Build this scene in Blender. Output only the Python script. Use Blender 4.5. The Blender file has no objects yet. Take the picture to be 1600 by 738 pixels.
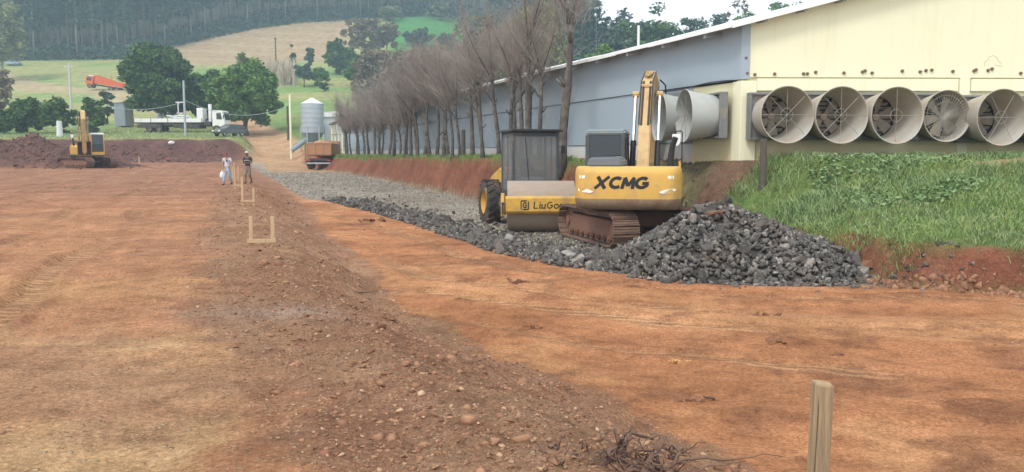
import bpy, bmesh, math, random
import numpy as np
from mathutils import Vector, Matrix, Euler
R = math.radians
rnd = random.Random(7)
rng = np.random.default_rng(11)
SC = bpy.context.scene
COL = SC.collection

# ------------------------------------------------------------------ camera
FPX, HOR, CAMZ = 1300.0, 241.0, 1.65
PITCH = math.atan((369 - HOR) / FPX)
cam_d = bpy.data.cameras.new('camera'); cam = bpy.data.objects.new('camera', cam_d); COL.objects.link(cam)
cam_d.sensor_width = 36; cam_d.lens = FPX / 1600 * 36; cam_d.clip_start = 0.1; cam_d.clip_end = 5000
cam.location = (0, 0, CAMZ); cam.rotation_euler = (math.pi / 2 - PITCH, 0, 0)
SC.camera = cam

# ------------------------------------------------------------------ light
SUN_EL, SUN_AZ = 52, 212          # azimuth of the sun, clockwise from +Y
w = bpy.data.worlds.new('World'); SC.world = w; w.use_nodes = True
nt = w.node_tree; nt.nodes.clear()
out = nt.nodes.new('ShaderNodeOutputWorld'); bg = nt.nodes.new('ShaderNodeBackground')
sky = nt.nodes.new('ShaderNodeTexSky'); sky.sky_type = 'NISHITA'; sky.sun_disc = False
sky.sun_elevation = R(SUN_EL); sky.sun_rotation = R(SUN_AZ); sky.air_density = 1.0; sky.dust_density = 4.0
hs = nt.nodes.new('ShaderNodeHueSaturation'); hs.inputs['Saturation'].default_value = 0.30
mx = nt.nodes.new('ShaderNodeMix'); mx.data_type = 'RGBA'; mx.inputs[0].default_value = 0.72
mx.inputs[7].default_value = (9.6, 9.7, 9.9, 1)      # even cloud deck
nt.links.new(sky.outputs[0], hs.inputs['Color']); nt.links.new(hs.outputs[0], mx.inputs[6])
nt.links.new(mx.outputs[2], bg.inputs[0]); nt.links.new(bg.outputs[0], out.inputs[0])
bg.inputs[1].default_value = 0.135
sd = bpy.data.lights.new('sun', 'SUN'); so = bpy.data.objects.new('sun', sd); COL.objects.link(so)
sd.energy = 1.5; sd.angle = R(14); sd.color = (1.0, 0.94, 0.85)
az, el = R(SUN_AZ), R(SUN_EL)
so.rotation_euler = Vector((-math.sin(az) * math.cos(el), -math.cos(az) * math.cos(el), -math.sin(el))).to_track_quat('-Z', 'Y').to_euler()
so.location = (0, -20, 60)
SC.view_settings.view_transform = 'Standard'; SC.view_settings.look = 'None'
SC.view_settings.exposure = 0.42; SC.view_settings.gamma = 1.0
SC.cycles.max_bounces = 6; SC.cycles.volume_bounces = 2; SC.cycles.use_denoising = True
HAZE = 0.00082

# ------------------------------------------------------------------ pixel <-> place
def ray(u, v):
    a, b = (u - 800) / FPX, (369 - v) / FPX
    c, s = math.cos(PITCH), math.sin(PITCH)
    return np.array([a, c + b * s, -s + b * c])
def P(u, v, Y):
    d = ray(u, v); t = Y / d[1]
    return np.array([d[0] * t, Y, CAMZ + d[2] * t])
def XofU(u, Y, v=HOR):
    return P(u, v, Y)[0]

# ------------------------------------------------------------------ noise
def _h(ix, iy, s):
    n = (ix.astype(np.int64) * 374761393 + iy.astype(np.int64) * 668265263 + s * 974711) & 0x7fffffff
    n = ((n ^ (n >> 13)) * 1274126177) & 0x7fffffff
    return ((n ^ (n >> 16)) & 0xffff) / 65535.0
def vnoise(x, y, s=0):
    x = np.asarray(x, float); y = np.asarray(y, float)
    ix, iy = np.floor(x), np.floor(y); fx, fy = x - ix, y - iy
    fx = fx * fx * (3 - 2 * fx); fy = fy * fy * (3 - 2 * fy)
    a = _h(ix, iy, s); b = _h(ix + 1, iy, s); c = _h(ix, iy + 1, s); d = _h(ix + 1, iy + 1, s)
    return (a * (1 - fx) + b * fx) * (1 - fy) + (c * (1 - fx) + d * fx) * fy
def fbm(x, y, s=0, o=4):
    t = 0; a = 0.5; n = 0
    x = np.asarray(x, float); y = np.asarray(y, float)
    for i in range(o):
        t = t + a * vnoise(x, y, s + i * 17); n += a; a *= 0.5; x = x * 2.03; y = y * 2.03
    return t / n
def ss(x, a, b):
    t = np.clip((np.asarray(x, float) - a) / (b - a), 0, 1)
    return t * t * (3 - 2 * t)

# ------------------------------------------------------------------ terrain
def itp(y, pts):
    return np.interp(y, [p[0] for p in pts], [p[1] for p in pts])
CREST = [(-30, 12), (3, 0.9), (6.9, -1.2), (8.9, -2.3), (14.5, -4.3), (27, -8.6), (44, -14.3), (75, -25), (95, -32.5), (103, -34.2), (108, -35.2), (120, -40), (140, -50), (160, -60)]
FOOT = [(-30, 17), (5, 2.6), (6.9, 1.5), (8.9, .55), (10.65, -.65), (14.5, -2.2), (23.8, -5.0), (40, -10.2), (60, -17), (80, -23.5), (95, -28.5), (103, -30.6), (108, -33), (120, -37.5), (140, -47), (160, -55)]
BANK = [(60, 8), (30, 11), (14, 13.4), (9, 14.5), (7.3, 15.7), (6.4, 17.6), (5.8, 22), (5.0, 25), (3.9, 28), (.2, 34.5), (-2.9, 43), (-7.9, 56), (-16.8, 79), (-21.5, 88), (-24.5, 95), (-28, 105), (-34, 120), (-41, 140), (-49, 160)]
GRAV = [(9, 14.8), (7.5, 15.6), (4.3, 15.9), (2.3, 17.5), (1.1, 18.5), (-.8, 22.1), (-3.9, 30.5), (-7.9, 38), (-10.3, 41), (-17.2, 60), (-26, 84)]
ZL = [(-30, -1.0), (5, -.8), (30, -.8), (43, -.52), (56, -.25), (70, -.08), (85, .1), (95, .9), (105, 1.9), (120, 3.7), (140, 6.2), (160, 9.2)]
ZP = [(-30, 0), (44, 0), (60, .15), (75, .40), (82, .42), (92, .8), (94.5, 1.2), (97, 2.8), (99, 3.45), (103, 3.75), (118, 4.7), (125, 5.3), (140, 7.0), (160, 10)]
ZR = [(-30, 1.45), (82, 1.45), (95, 1.65), (100, 2.0), (118, 4.2), (140, 7.0), (160, 10)]
HILL = [(140, 7.0), (160, 10), (206, 18), (265, 31.5), (330, 53), (450, 92), (640, 125)]
def pdist(x, y, pl):
    best = np.full(np.shape(x), 1e9); sg = np.ones(np.shape(x))
    for (ax, ay), (bx, by) in zip(pl[:-1], pl[1:]):
        dx, dy = bx - ax, by - ay; L = dx * dx + dy * dy
        t = np.clip(((x - ax) * dx + (y - ay) * dy) / L, 0, 1)
        ex, ey = x - (ax + t * dx), y - (ay + t * dy)
        d = np.sqrt(ex * ex + ey * ey)
        cr = dx * (y - ay) - dy * (x - ax)
        m = d < best - 1e-9
        best = np.where(m, d, best); sg = np.where(m, np.sign(-cr), sg)
    return best * sg
def wheel_tracks(x, y):
    """0..1 inside the pressed wheel tracks of the lower track and the pad, and -1..0 on their squeezed up shoulders"""
    gd = pdist(x, y, GRAV); wob = (fbm(x * .18, y * .18, 211, 3) - .5) * 1.6
    a = (x > itp(y, FOOT) + .6) & (gd < -.4) & (y < 40)
    b = (x < itp(y, CREST) - 1.0) & (y < 78)
    q = x + .345 * y + (fbm(x * .08, y * .08, 213, 3) - .5) * 2.2
    t = np.zeros(np.shape(x)); sh = np.zeros(np.shape(x))
    for m, c, cs in ((a, gd + wob, (-1.3, -3.2, -4.4, -6.3)), (b, q, (-2.2, -4.1, -7.0, -8.9, -13, -15, -20, -22))):
        for k in cs:
            d = np.abs(c - k); t = np.maximum(t, np.where(m, 1 - ss(d, .17, .26), 0)); sh = np.maximum(sh, np.where(m, np.exp(-((d - .33) / .08) ** 2), 0))
    brk = ss(fbm(x * .35, y * .35, 217), .36, .56)
    return t * brk, sh * brk
def heap(x, y):                      # heap of excavated red soil at the far left of the pad
    r = np.sqrt(((x + 46) / 9.5) ** 2 + ((y - 80) / 6) ** 2)
    h = 2.9 * np.clip(1 - r, 0, 1) ** .8
    r2 = np.sqrt(((x + 38.5) / 5) ** 2 + ((y - 79) / 3) ** 2)
    return np.maximum(h, 1.0 * np.clip(1 - r2, 0, 1)) * (0.75 + .5 * fbm(x * .7, y * .7, 5))
def terrain(x, y):
    x = np.asarray(x, float); y = np.asarray(y, float)
    zl, zp, zr = itp(y, ZL), itp(y, ZP), itp(y, ZR)
    cx, fx = itp(y, CREST), itp(y, FOOT)
    wob = (fbm(x * .5, y * .5, 3) - .5) * 1.0 * ss(y, 4, 8)
    a = ss(-(x + wob), -fx, -cx)
    # far cut edge wobbles along x
    z = zl + (zp - zl) * a
    d = pdist(x, y, BANK)
    dw = d + (fbm(x * .8, y * .8, 9) - .5) * .9 * (1 - ss(d, 2, 5)) + (fbm(x * 3, y * 3, 19) - .5) * .25
    cut = itp(y, [(-30, .6), (15, .72), (18, .78), (20, .7), (26, 1.2), (33, 2.1), (90, 1.7), (100, .6), (130, .3)])
    wd = itp(y, [(10, .38), (16, .42), (25, .7), (40, .75), (100, 1.5)])
    ln = itp(y, [(10, 11), (17, 8.0), (22.5, 1.9), (25, .9), (33, 1.0), (160, 3)])
    zc = np.minimum(zl + cut, zr)
    up = np.minimum((dw - wd) / ln, 1); up = np.clip(up, 0, 1) ** .85
    zb = np.where(dw < wd, zl + (zc - zl) * np.clip(dw / wd, 0, 1) ** 1.15, zc + (zr - zc) * up)
    z = np.where(dw > 0, zb, z)
    hz = itp(y, HILL); u = x / np.maximum(y, 1)
    fr = np.interp(u, [-.7, -.1, 0, .1, .3, .6], [1, 1, .92, .75, .58, .5])
    far = 7 + (hz - 7) * fr
    k = ss(y, 138, 165)
    z = z * (1 - k) + far * k
    z = z + heap(x, y)
    # relief
    onslope = 4 * a * (1 - a) * (y < 95)
    soft = (1 - ss(y, 100, 140))
    z = z + (fbm(x * .9, y * .9, 21) - .5) * .10 * soft
    z = z + (fbm(x * 4, y * 4, 22) - .5) * (.035 + .10 * onslope) * soft
    cl = ss(x, -4.0, -1.0) * (1 - ss(dw, -.3, .2)) * 0
    rough = np.clip(ss(-x, -2.2, 1.5) * 0 + ss(x, itp(y, CREST) - 1.6, itp(y, CREST)) * (1 - ss(x, fx - .2, fx + .5)), 0, 1) * (y < 40)
    z = z + (np.abs(fbm(x * 7, y * 7, 23) - .5)) * .14 * rough
    # wheel ruts, running along the lower track
    lane = pdist(x, y, GRAV)
    low = (1 - a) * (d < 0) * (lane < 0) * (1 - ss(y, 36, 45))
    z = z + (fbm(lane * 1.6, y * .12 + x * .05, 31, 3) - .5) * .14 * low
    z = z + (fbm(lane * .5 + 4, y * .3, 33, 3) - .5) * .10 * low
    wt, wsh = wheel_tracks(x, y); z = z - .035 * wt + .028 * wsh * (.5 + fbm(x * 5, y * 5, 219))
    rut = (fbm(x * .9 + y * .33, y * .10 - x * .03, 35, 3) - .5) * .07 * a * (y < 70)
    z = z + rut
    # a trench line and spoil ridge at the pad's far edge
    z = z - .35 * np.exp(-((y - 80.5) / 1.2) ** 2) * a * (x > -40)
    bc = np.clip(dw / wd, 0, 1); bc = 4 * bc * (1 - bc) * (y < 100)
    z = z + (fbm(x * 2.5 + y * 2.5, z * 0.8, 41) - .5) * .20 * bc
    gr = (dw > wd) & (y < 30)
    z = z + np.where(gr, (fbm(x * .8, y * .8, 51) - .5) * .35 * np.clip((dw - wd) / 2, 0, 1) * np.clip((26 - y) / 4 , 0, 1), 0)
    return z
def gz(x, y):
    return float(terrain(np.array([x]), np.array([y]))[0])
def onground(u, v, y0=3.0, y1=600.0):
    """first ground point along the pixel's line of sight"""
    ys = np.geomspace(y0, y1, 1500); d = ray(u, v)
    t = ys / d[1]; xs = d[0] * t; zs = CAMZ + d[2] * t
    g = terrain(xs, ys); k = np.argmax(g >= zs)
    return float(xs[k]), float(ys[k]), float(g[k])

# ------------------------------------------------------------------ materials
def new_mat(name):
    m = bpy.data.materials.new(name); m.use_nodes = True
    n = m.node_tree; n.nodes.clear()
    o = n.nodes.new('ShaderNodeOutputMaterial'); b = n.nodes.new('ShaderNodeBsdfPrincipled')
    n.links.new(b.outputs[0], o.inputs[0]); b.inputs['Specular IOR Level'].default_value = 0.3
    return m, n, b
def nd(n, t, **kw):
    x = n.nodes.new(t)
    for k, v in kw.items(): setattr(x, k, v)
    return x
def mixc(n, fac, a, b, mode='MIX'):
    x = nd(n, 'ShaderNodeMix', data_type='RGBA', blend_type=mode)
    for i, v in ((0, fac), (6, a), (7, b)):
        if hasattr(v, 'links') or hasattr(v, 'is_output'): n.links.new(v, x.inputs[i])
        elif i == 0: x.inputs[0].default_value = v
        else: x.inputs[i].default_value = (*v[:3], 1)
    return x.outputs[2]
def noise(n, vec, scale, detail=4, rough=.6):
    x = nd(n, 'ShaderNodeTexNoise'); x.inputs['Scale'].default_value = scale
    x.inputs['Detail'].default_value = detail; x.inputs['Roughness'].default_value = rough
    if vec is not None: n.links.new(vec, x.inputs['Vector'])
    return x.outputs['Fac']
def ramp(n, fac, stops):
    x = nd(n, 'ShaderNodeValToRGB'); n.links.new(fac, x.inputs[0]); e = x.color_ramp.elements
    while len(e) < len(stops): e.new(0.5)
    for q, (p, c) in zip(e, stops):
        q.position = p; q.color = (*c, 1) if len(c) == 3 else c
    return x.outputs[0]
def g3(v): return (v, v, v)
def bump(n, b, h, strength, dist=.05):
    x = nd(n, 'ShaderNodeBump'); x.inputs['Strength'].default_value = strength; x.inputs['Distance'].default_value = dist
    n.links.new(h, x.inputs['Height']); n.links.new(x.outputs[0], b.inputs['Normal'])
def objvec(n, scale=None):
    t = nd(n, 'ShaderNodeTexCoord')
    if scale is None: return t.outputs['Object']
    m = nd(n, 'ShaderNodeMapping'); m.inputs['Scale'].default_value = scale
    n.links.new(t.outputs['Object'], m.inputs[0]); return m.outputs[0]
def pbr(name, col, rough=.6, metal=0., var=.18, scale=5., dirt=None, dirt_amt=.5, dscale=2.2, bmp=0., bscale=40., stretch=None):
    m, n, b = new_mat(name)
    v = objvec(n, stretch)
    f = noise(n, v, scale, 5)
    c = mixc(n, f, [x * (1 - var) for x in col], [min(1, x * (1 + var)) for x in col])
    if dirt is not None:
        d = noise(n, v, dscale, 6, .65)
        d = ramp(n, d, [(.62 - dirt_amt * .42, g3(0)), (.78 - dirt_amt * .25, g3(.85))])
        c = mixc(n, d, c, dirt)
        r = mixc(n, d, g3(rough), g3(.9)); n.links.new(r, b.inputs['Roughness'])
    else: b.inputs['Roughness'].default_value = rough
    n.links.new(c, b.inputs['Base Color']); b.inputs['Metallic'].default_value = metal
    if bmp: bump(n, b, noise(n, v, bscale, 4), bmp, .02)
    return m
def tinted(name, ca, cb, rough=.8, attr='tint', sub=.0, nscale=None):
    """two colours of the thing itself, chosen piece by piece by a stored random value"""
    m, n, b = new_mat(name)
    a = nd(n, 'ShaderNodeAttribute', attribute_name=attr)
    c = mixc(n, a.outputs['Fac'], ca, cb)
    if nscale:
        f = noise(n, objvec(n), nscale, 4)
        c = mixc(n, 1.0, c, ramp(n, f, [(.3, g3(.75)), (.7, g3(1.25))]), 'MULTIPLY')
    n.links.new(c, b.inputs['Base Color']); b.inputs['Roughness'].default_value = rough
    b.inputs['Specular IOR Level'].default_value = .2
    return m
DUST = (.33, .17, .09)
REDDUST = (.20, .095, .06)

def ground_material():
    m, n, b = new_mat('ground_soil')
    pos = nd(n, 'ShaderNodeNewGeometry').outputs['Position']
    ca = nd(n, 'ShaderNodeAttribute', attribute_name='zone').outputs['Color']
    kind = nd(n, 'ShaderNodeAttribute', attribute_name='relief').outputs['Color']
    trk = [q for q in n.nodes if q.type == 'ATTRIBUTE' and q.attribute_name == 'relief'][0].outputs['Alpha']
    sep = nd(n, 'ShaderNodeSeparateColor'); n.links.new(kind, sep.inputs[0])
    crumb, peb, streak = sep.outputs[0], sep.outputs[1], sep.outputs[2]
    big = noise(n, pos, .45, 6, .6)
    mid = noise(n, pos, 3.2, 6, .68)
    fine = noise(n, pos, 26, 6, .78)
    finer = noise(n, pos, 85, 4, .75)
    # dirt: broad damp / dry patches and crumbs
    c = mixc(n, 1.0, ca, ramp(n, big, [(.25, (.70, .66, .64)), (.5, (1, 1, 1)), (.75, (1.28, 1.30, 1.33))]), 'MULTIPLY')
    c = mixc(n, 1.0, c, ramp(n, mid, [(.28, (.66, .63, .62)), (.5, (1, 1, 1)), (.72, (1.22, 1.24, 1.26))]), 'MULTIPLY')
    c = mixc(n, 1.0, c, ramp(n, fine, [(.30, (.50, .47, .46)), (.5, (1, 1, 1)), (.70, (1.5, 1.54, 1.58))]), 'MULTIPLY')
    c = mixc(n, 1.0, c, ramp(n, finer, [(.30, g3(.72)), (.5, g3(1)), (.70, g3(1.3))]), 'MULTIPLY')
    # flecks of pale stone pressed in the soil
    v = nd(n, 'ShaderNodeTexVoronoi'); v.inputs['Scale'].default_value = 13; n.links.new(pos, v.inputs['Vector'])
    fl = ramp(n, v.outputs['Distance'], [(.16, g3(1)), (.26, g3(0))])
    sel = ramp(n, noise(n, pos, 5.5, 3), [(.50, g3(0)), (.62, g3(1))])
    v2 = nd(n, 'ShaderNodeTexVoronoi'); v2.inputs['Scale'].default_value = 31; n.links.new(pos, v2.inputs['Vector'])
    fl2 = mixc(n, 1.0, ramp(n, v2.outputs['Distance'], [(.20, g3(1)), (.34, g3(0))]), ramp(n, noise(n, pos, 2.6, 5, .7), [(.46, g3(0)), (.60, g3(1))]), 'MULTIPLY')
    c = mixc(n, mixc(n, 1.0, mixc(n, 1.0, fl2, peb, 'MULTIPLY'), g3(.7), 'MULTIPLY'), c, mixc(n, fine, (.50, .33, .18), (.66, .50, .32)))
    f1 = mixc(n, 1.0, fl, sel, 'MULTIPLY'); f1 = mixc(n, 1.0, f1, peb, 'MULTIPLY')
    c = mixc(n, f1, c, mixc(n, mid, (.50, .34, .20), (.62, .50, .36)))
    # wheel streaks, packed and paler
    ln = nd(n, 'ShaderNodeAttribute', attribute_name='lane').outputs['Vector']
    st = noise(n, ln, 1.0, 5, .62)
    sc_ = ramp(n, st, [(.30, (.74, .69, .67)), (.5, (1, 1, 1)), (.70, (1.22, 1.25, 1.29))])
    c = mixc(n, streak, c, mixc(n, 1.0, c, sc_, 'MULTIPLY'))
    mp2 = nd(n, 'ShaderNodeMapping'); mp2.inputs['Scale'].default_value = (5.5, 2.2, 1); n.links.new(ln, mp2.inputs[0])
    st2 = noise(n, mp2.outputs[0], 1.0, 5, .7)
    c = mixc(n, streak, c, mixc(n, 1.0, c, ramp(n, st2, [(.34, (.84, .82, .81)), (.5, (1, 1, 1)), (.66, (1.1, 1.1, 1.1))]), 'MULTIPLY'))
    # tyre prints: bars across narrow lanes
    sxyz = nd(n, 'ShaderNodeSeparateXYZ'); n.links.new(ln, sxyz.inputs[0])
    lanes = trk
    cmb = nd(n, 'ShaderNodeMapping'); cmb.inputs['Scale'].default_value = (.35, 18, 1); n.links.new(ln, cmb.inputs[0])
    wb = nd(n, 'ShaderNodeTexWave'); wb.bands_direction = 'Y'; wb.inputs['Scale'].default_value = .75; wb.inputs['Distortion'].default_value = .8; n.links.new(cmb.outputs[0], wb.inputs['Vector'])
    tread = mixc(n, 1.0, mixc(n, 1.0, lanes, wb.outputs[0], 'MULTIPLY'), ramp(n, mid, [(.36, g3(0)), (.50, g3(1))]), 'MULTIPLY')
    c = mixc(n, mixc(n, 1.0, tread, g3(.42), 'MULTIPLY'), c, mixc(n, 1.0, c, g3(.55), 'MULTIPLY'))
    n.links.new(c, b.inputs['Base Color']); b.inputs['Roughness'].default_value = .95
    b.inputs['Specular IOR Level'].default_value = .12
    mul = nd(n, 'ShaderNodeMath', operation='MULTIPLY'); n.links.new(crumb, mul.inputs[0])
    h0 = nd(n, 'ShaderNodeMath', operation='SUBTRACT'); n.links.new(f1, h0.inputs[0]); n.links.new(tread, h0.inputs[1])
    h = nd(n, 'ShaderNodeMath', operation='ADD')
    n.links.new(noise(n, pos, 9, 8, .72), h.inputs[0]); n.links.new(h0.outputs[0], h.inputs[1])
    n.links.new(h.outputs[0], mul.inputs[1]); bump(n, b, mul.outputs[0], .9, .13)
    return m
M_GROUND = ground_material()
M = dict(
    yellow=pbr('excavator_yellow', (.60, .36, .085), .45, var=.12, dirt=(.42, .28, .14), dirt_amt=.30),
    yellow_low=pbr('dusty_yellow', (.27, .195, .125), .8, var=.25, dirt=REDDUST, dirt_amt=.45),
    boom=pbr('boom_yellow', (.52, .36, .17), .5, var=.12, dirt=(.36, .23, .12), dirt_amt=.35),
    roller_yellow=pbr('roller_yellow', (.62, .37, .06), .5, var=.12, dirt=(.36, .24, .13), dirt_amt=.45),
    black=pbr('black_paint', (.025, .027, .03), .5, var=.3),
    cab=pbr('cab_grey', (.07, .078, .085), .5, var=.15, dirt=(.2, .17, .14), dirt_amt=.12),
    roofgrey=pbr('cab_roof_grey', (.20, .235, .25), .5, var=.1, dirt=(.3, .26, .2), dirt_amt=.1),
    hood=pbr('hood_grey', (.14, .165, .19), .45, var=.12, dirt=(.25, .2, .15), dirt_amt=.12),
    steel=pbr('worn_steel', (.30, .28, .26), .5, .3, var=.25, dirt=DUST, dirt_amt=.35),
    drum=pbr('dusty_drum', (.33, .28, .23), .75, .1, var=.2, scale=3, dirt=(.36, .25, .17), dirt_amt=.4, stretch=(.5, 3, 3)),
    chrome=pbr('chrome', (.72, .72, .72), .25, .85, var=.05),
    track=pbr('track_steel', (.16, .11, .085), .85, .1, var=.3, dirt=(.27, .15, .10), dirt_amt=.5),
    trackframe=pbr('dusty_frame', (.20, .105, .075), .9, var=.3, dirt=REDDUST, dirt_amt=.5),
    rubber=pbr('tyre_rubber', (.045, .042, .04), .85, var=.3, dirt=(.18, .11, .07), dirt_amt=.35),
    white=pbr('white_paint', (.74, .75, .74), .5, var=.06, dirt=(.5, .45, .38), dirt_amt=.12),
    reflect=pbr('reflector', (.86, .84, .75), .3, var=.05),
    light_red=pbr('tail_light', (.5, .05, .03), .3),
    chassis=pbr('chassis_dark', (.05, .05, .052), .7, var=.3, dirt=(.15, .10, .07), dirt_amt=.3),
    orange=pbr('orange_paint', (.62, .115, .03), .5, var=.12, dirt=(.5, .25, .12), dirt_amt=.15),
    tipper=pbr('tipper_body', (.42, .20, .10), .75, var=.2, dirt=(.36, .24, .14), dirt_amt=.5),
    wood=pbr('raw_wood', (.50, .36, .22), .8, var=.2, scale=6, dirt=(.36, .24, .14), dirt_amt=.3, bmp=.4, stretch=(9, 9, .7)),
    wood_old=pbr('old_stake', (.45, .32, .19), .85, var=.28, scale=5, dirt=(.23, .18, .12), dirt_amt=.45, bmp=.7, bscale=18, stretch=(14, 14, .8)),
    post_dark=pbr('dark_post', (.10, .085, .07), .9, var=.3, stretch=(6, 6, 1)),
    concrete=pbr('concrete', (.50, .50, .47), .85, var=.12),
    galv=pbr('galvanised', (.40, .45, .48), .5, .35, var=.10, scale=2),
    galv_dark=pbr('galvanised_hopper', (.26, .33, .38), .5, .3, var=.10),
    skin=pbr('skin', (.38, .20, .13), .6, var=.08),
    skin_dark=pbr('skin_brown', (.22, .12, .08), .6, var=.08),
    hair=pbr('hair', (.03, .02, .015), .8),
    tee_grey=pbr('grey_tee', (.52, .57, .63), .9, var=.12),
    jeans=pbr('light_jeans', (.30, .43, .57), .9, var=.2, scale=12),
    tee_black=pbr('black_tee', (.045, .035, .04), .9, var=.2),
    shorts=pbr('grey_shorts', (.24, .20, .17), .9, var=.15),
    shoe=pbr('shoe', (.06, .045, .04), .8),
    cap=pbr('pale_cap', (.55, .55, .55), .8),
    cap_red=pbr('maroon_cap', (.20, .06, .05), .8),
    car=pbr('car_paint', (.14, .165, .175), .22, .3, var=.05),
    root=pbr('root_bark', (.15, .094, .074), .95, var=.45, scale=14, bmp=.8, bscale=40, dirt=(.24, .13, .08), dirt_amt=.3),
    rust=pbr('rusty_bolt', (.16, .11, .07), .8),
)
def glass_mat(name, col, rough=.12):
    m, n, b = new_mat(name); b.inputs['Base Color'].default_value = (*col, 1)
    b.inputs['Roughness'].default_value = rough; b.inputs['Specular IOR Level'].default_value = .5
    return m
M['glass'] = glass_mat('dark_glass', (.035, .045, .055), .2)
def clear_glass(name):
    m, n, b = new_mat(name)
    tr = nd(n, 'ShaderNodeBsdfTransparent'); tr.inputs[0].default_value = (.74, .78, .80, 1)
    gl = nd(n, 'ShaderNodeBsdfGlossy'); gl.inputs['Roughness'].default_value = .12
    df = nd(n, 'ShaderNodeBsdfDiffuse'); df.inputs[0].default_value = (.29, .295, .30, 1)
    m1 = nd(n, 'ShaderNodeMixShader'); m1.inputs[0].default_value = .14
    m2 = nd(n, 'ShaderNodeMixShader'); m2.inputs[0].default_value = .45
    n.links.new(tr.outputs[0], m1.inputs[1]); n.links.new(gl.outputs[0], m1.inputs[2])
    n.links.new(m1.outputs[0], m2.inputs[1]); n.links.new(df.outputs[0], m2.inputs[2])
    n.links.new(m2.outputs[0], [x for x in n.nodes if x.type == 'OUTPUT_MATERIAL'][0].inputs[0])
    n.nodes.remove(b); return m
M['pane'] = clear_glass('dusty_pane')
def wall_paint(name, col, stain, streak=.35, low=None):
    m, n, b = new_mat(name)
    pos = nd(n, 'ShaderNodeNewGeometry').outputs['Position']
    f = noise(n, pos, .8, 5); c = mixc(n, f, [x * .93 for x in col], [min(1, x * 1.05) for x in col])
    mp = nd(n, 'ShaderNodeMapping'); mp.inputs['Scale'].default_value = (2.6, 2.6, .22); n.links.new(pos, mp.inputs[0])
    s = ramp(n, noise(n, mp.outputs[0], 1.3, 6, .65), [(.54, g3(0)), (.80, g3(streak))])
    c = mixc(n, s, c, stain)
    sp = ramp(n, noise(n, pos, 5.5, 5, .7), [(.64, g3(0)), (.76, g3(.5))]); c = mixc(n, sp, c, stain)
    if low is not None:      # mud splashed up the foot of the wall
        sx = nd(n, 'ShaderNodeSeparateXYZ'); n.links.new(pos, sx.inputs[0])
        mr = nd(n, 'ShaderNodeMapRange'); mr.inputs[1].default_value = 1.4; mr.inputs[2].default_value = 2.05
        mr.inputs[3].default_value = 1; mr.inputs[4].default_value = 0; n.links.new(sx.outputs[2], mr.inputs[0])
        q = nd(n, 'ShaderNodeMath', operation='MULTIPLY'); n.links.new(mr.outputs[0], q.inputs[0])
        n.links.new(ramp(n, noise(n, pos, 1.6, 5), [(.3, g3(.25)), (.65, g3(1.0))]), q.inputs[1])
        c = mixc(n, q.outputs[0], c, low)
    n.links.new(c, b.inputs['Base Color']); b.inputs['Roughness'].default_value = .85
    bump(n, b, noise(n, pos, 14, 4), .15, .02)
    return m
M['wall_yellow'] = wall_paint('yellow_wash', (.74, .71, .47), (.56, .47, .25), .3, (.60, .44, .24))
M['wall_cream'] = wall_paint('cream_wash', (.79, .775, .57), (.60, .52, .30), .35)
M['wall_blue'] = wall_paint('blue_grey_sheet', (.34, .41, .47), (.27, .32, .37), .3)
M['wall_white'] = wall_paint('white_wash', (.62, .66, .68), (.45, .42, .38), .4, (.45, .33, .24))
M['roof'] = pbr('roof_sheet', (.62, .63, .62), .5, .1, var=.12)
M['fascia'] = pbr('roof_edge', (.82, .83, .82), .5, var=.08)
M['soffit'] = pbr('soffit', (.30, .31, .32), .85, var=.15)
M['cone'] = pbr('fan_cone', (.45, .44, .40), .7, var=.12, scale=2, dirt=(.40, .32, .24), dirt_amt=.62, dscale=1.1)
M['cone_side'] = pbr('fan_cone_grey', (.43, .46, .45), .6, var=.1, scale=2, dirt=(.38, .35, .30), dirt_amt=.25, dscale=1.1)
M['fan_frame'] = pbr('fan_housing', (.20, .205, .21), .7, var=.2, dirt=(.3, .26, .2), dirt_amt=.2)
M['fan_dark'] = pbr('fan_dark', (.04, .043, .045), .8, var=.2)
M['blade'] = pbr('fan_blade', (.27, .25, .22), .6, .2, var=.2, dirt=(.42, .34, .25), dirt_amt=.5)
M['guard'] = pbr('fan_guard', (.33, .31, .27), .6, .2, var=.1)

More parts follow.
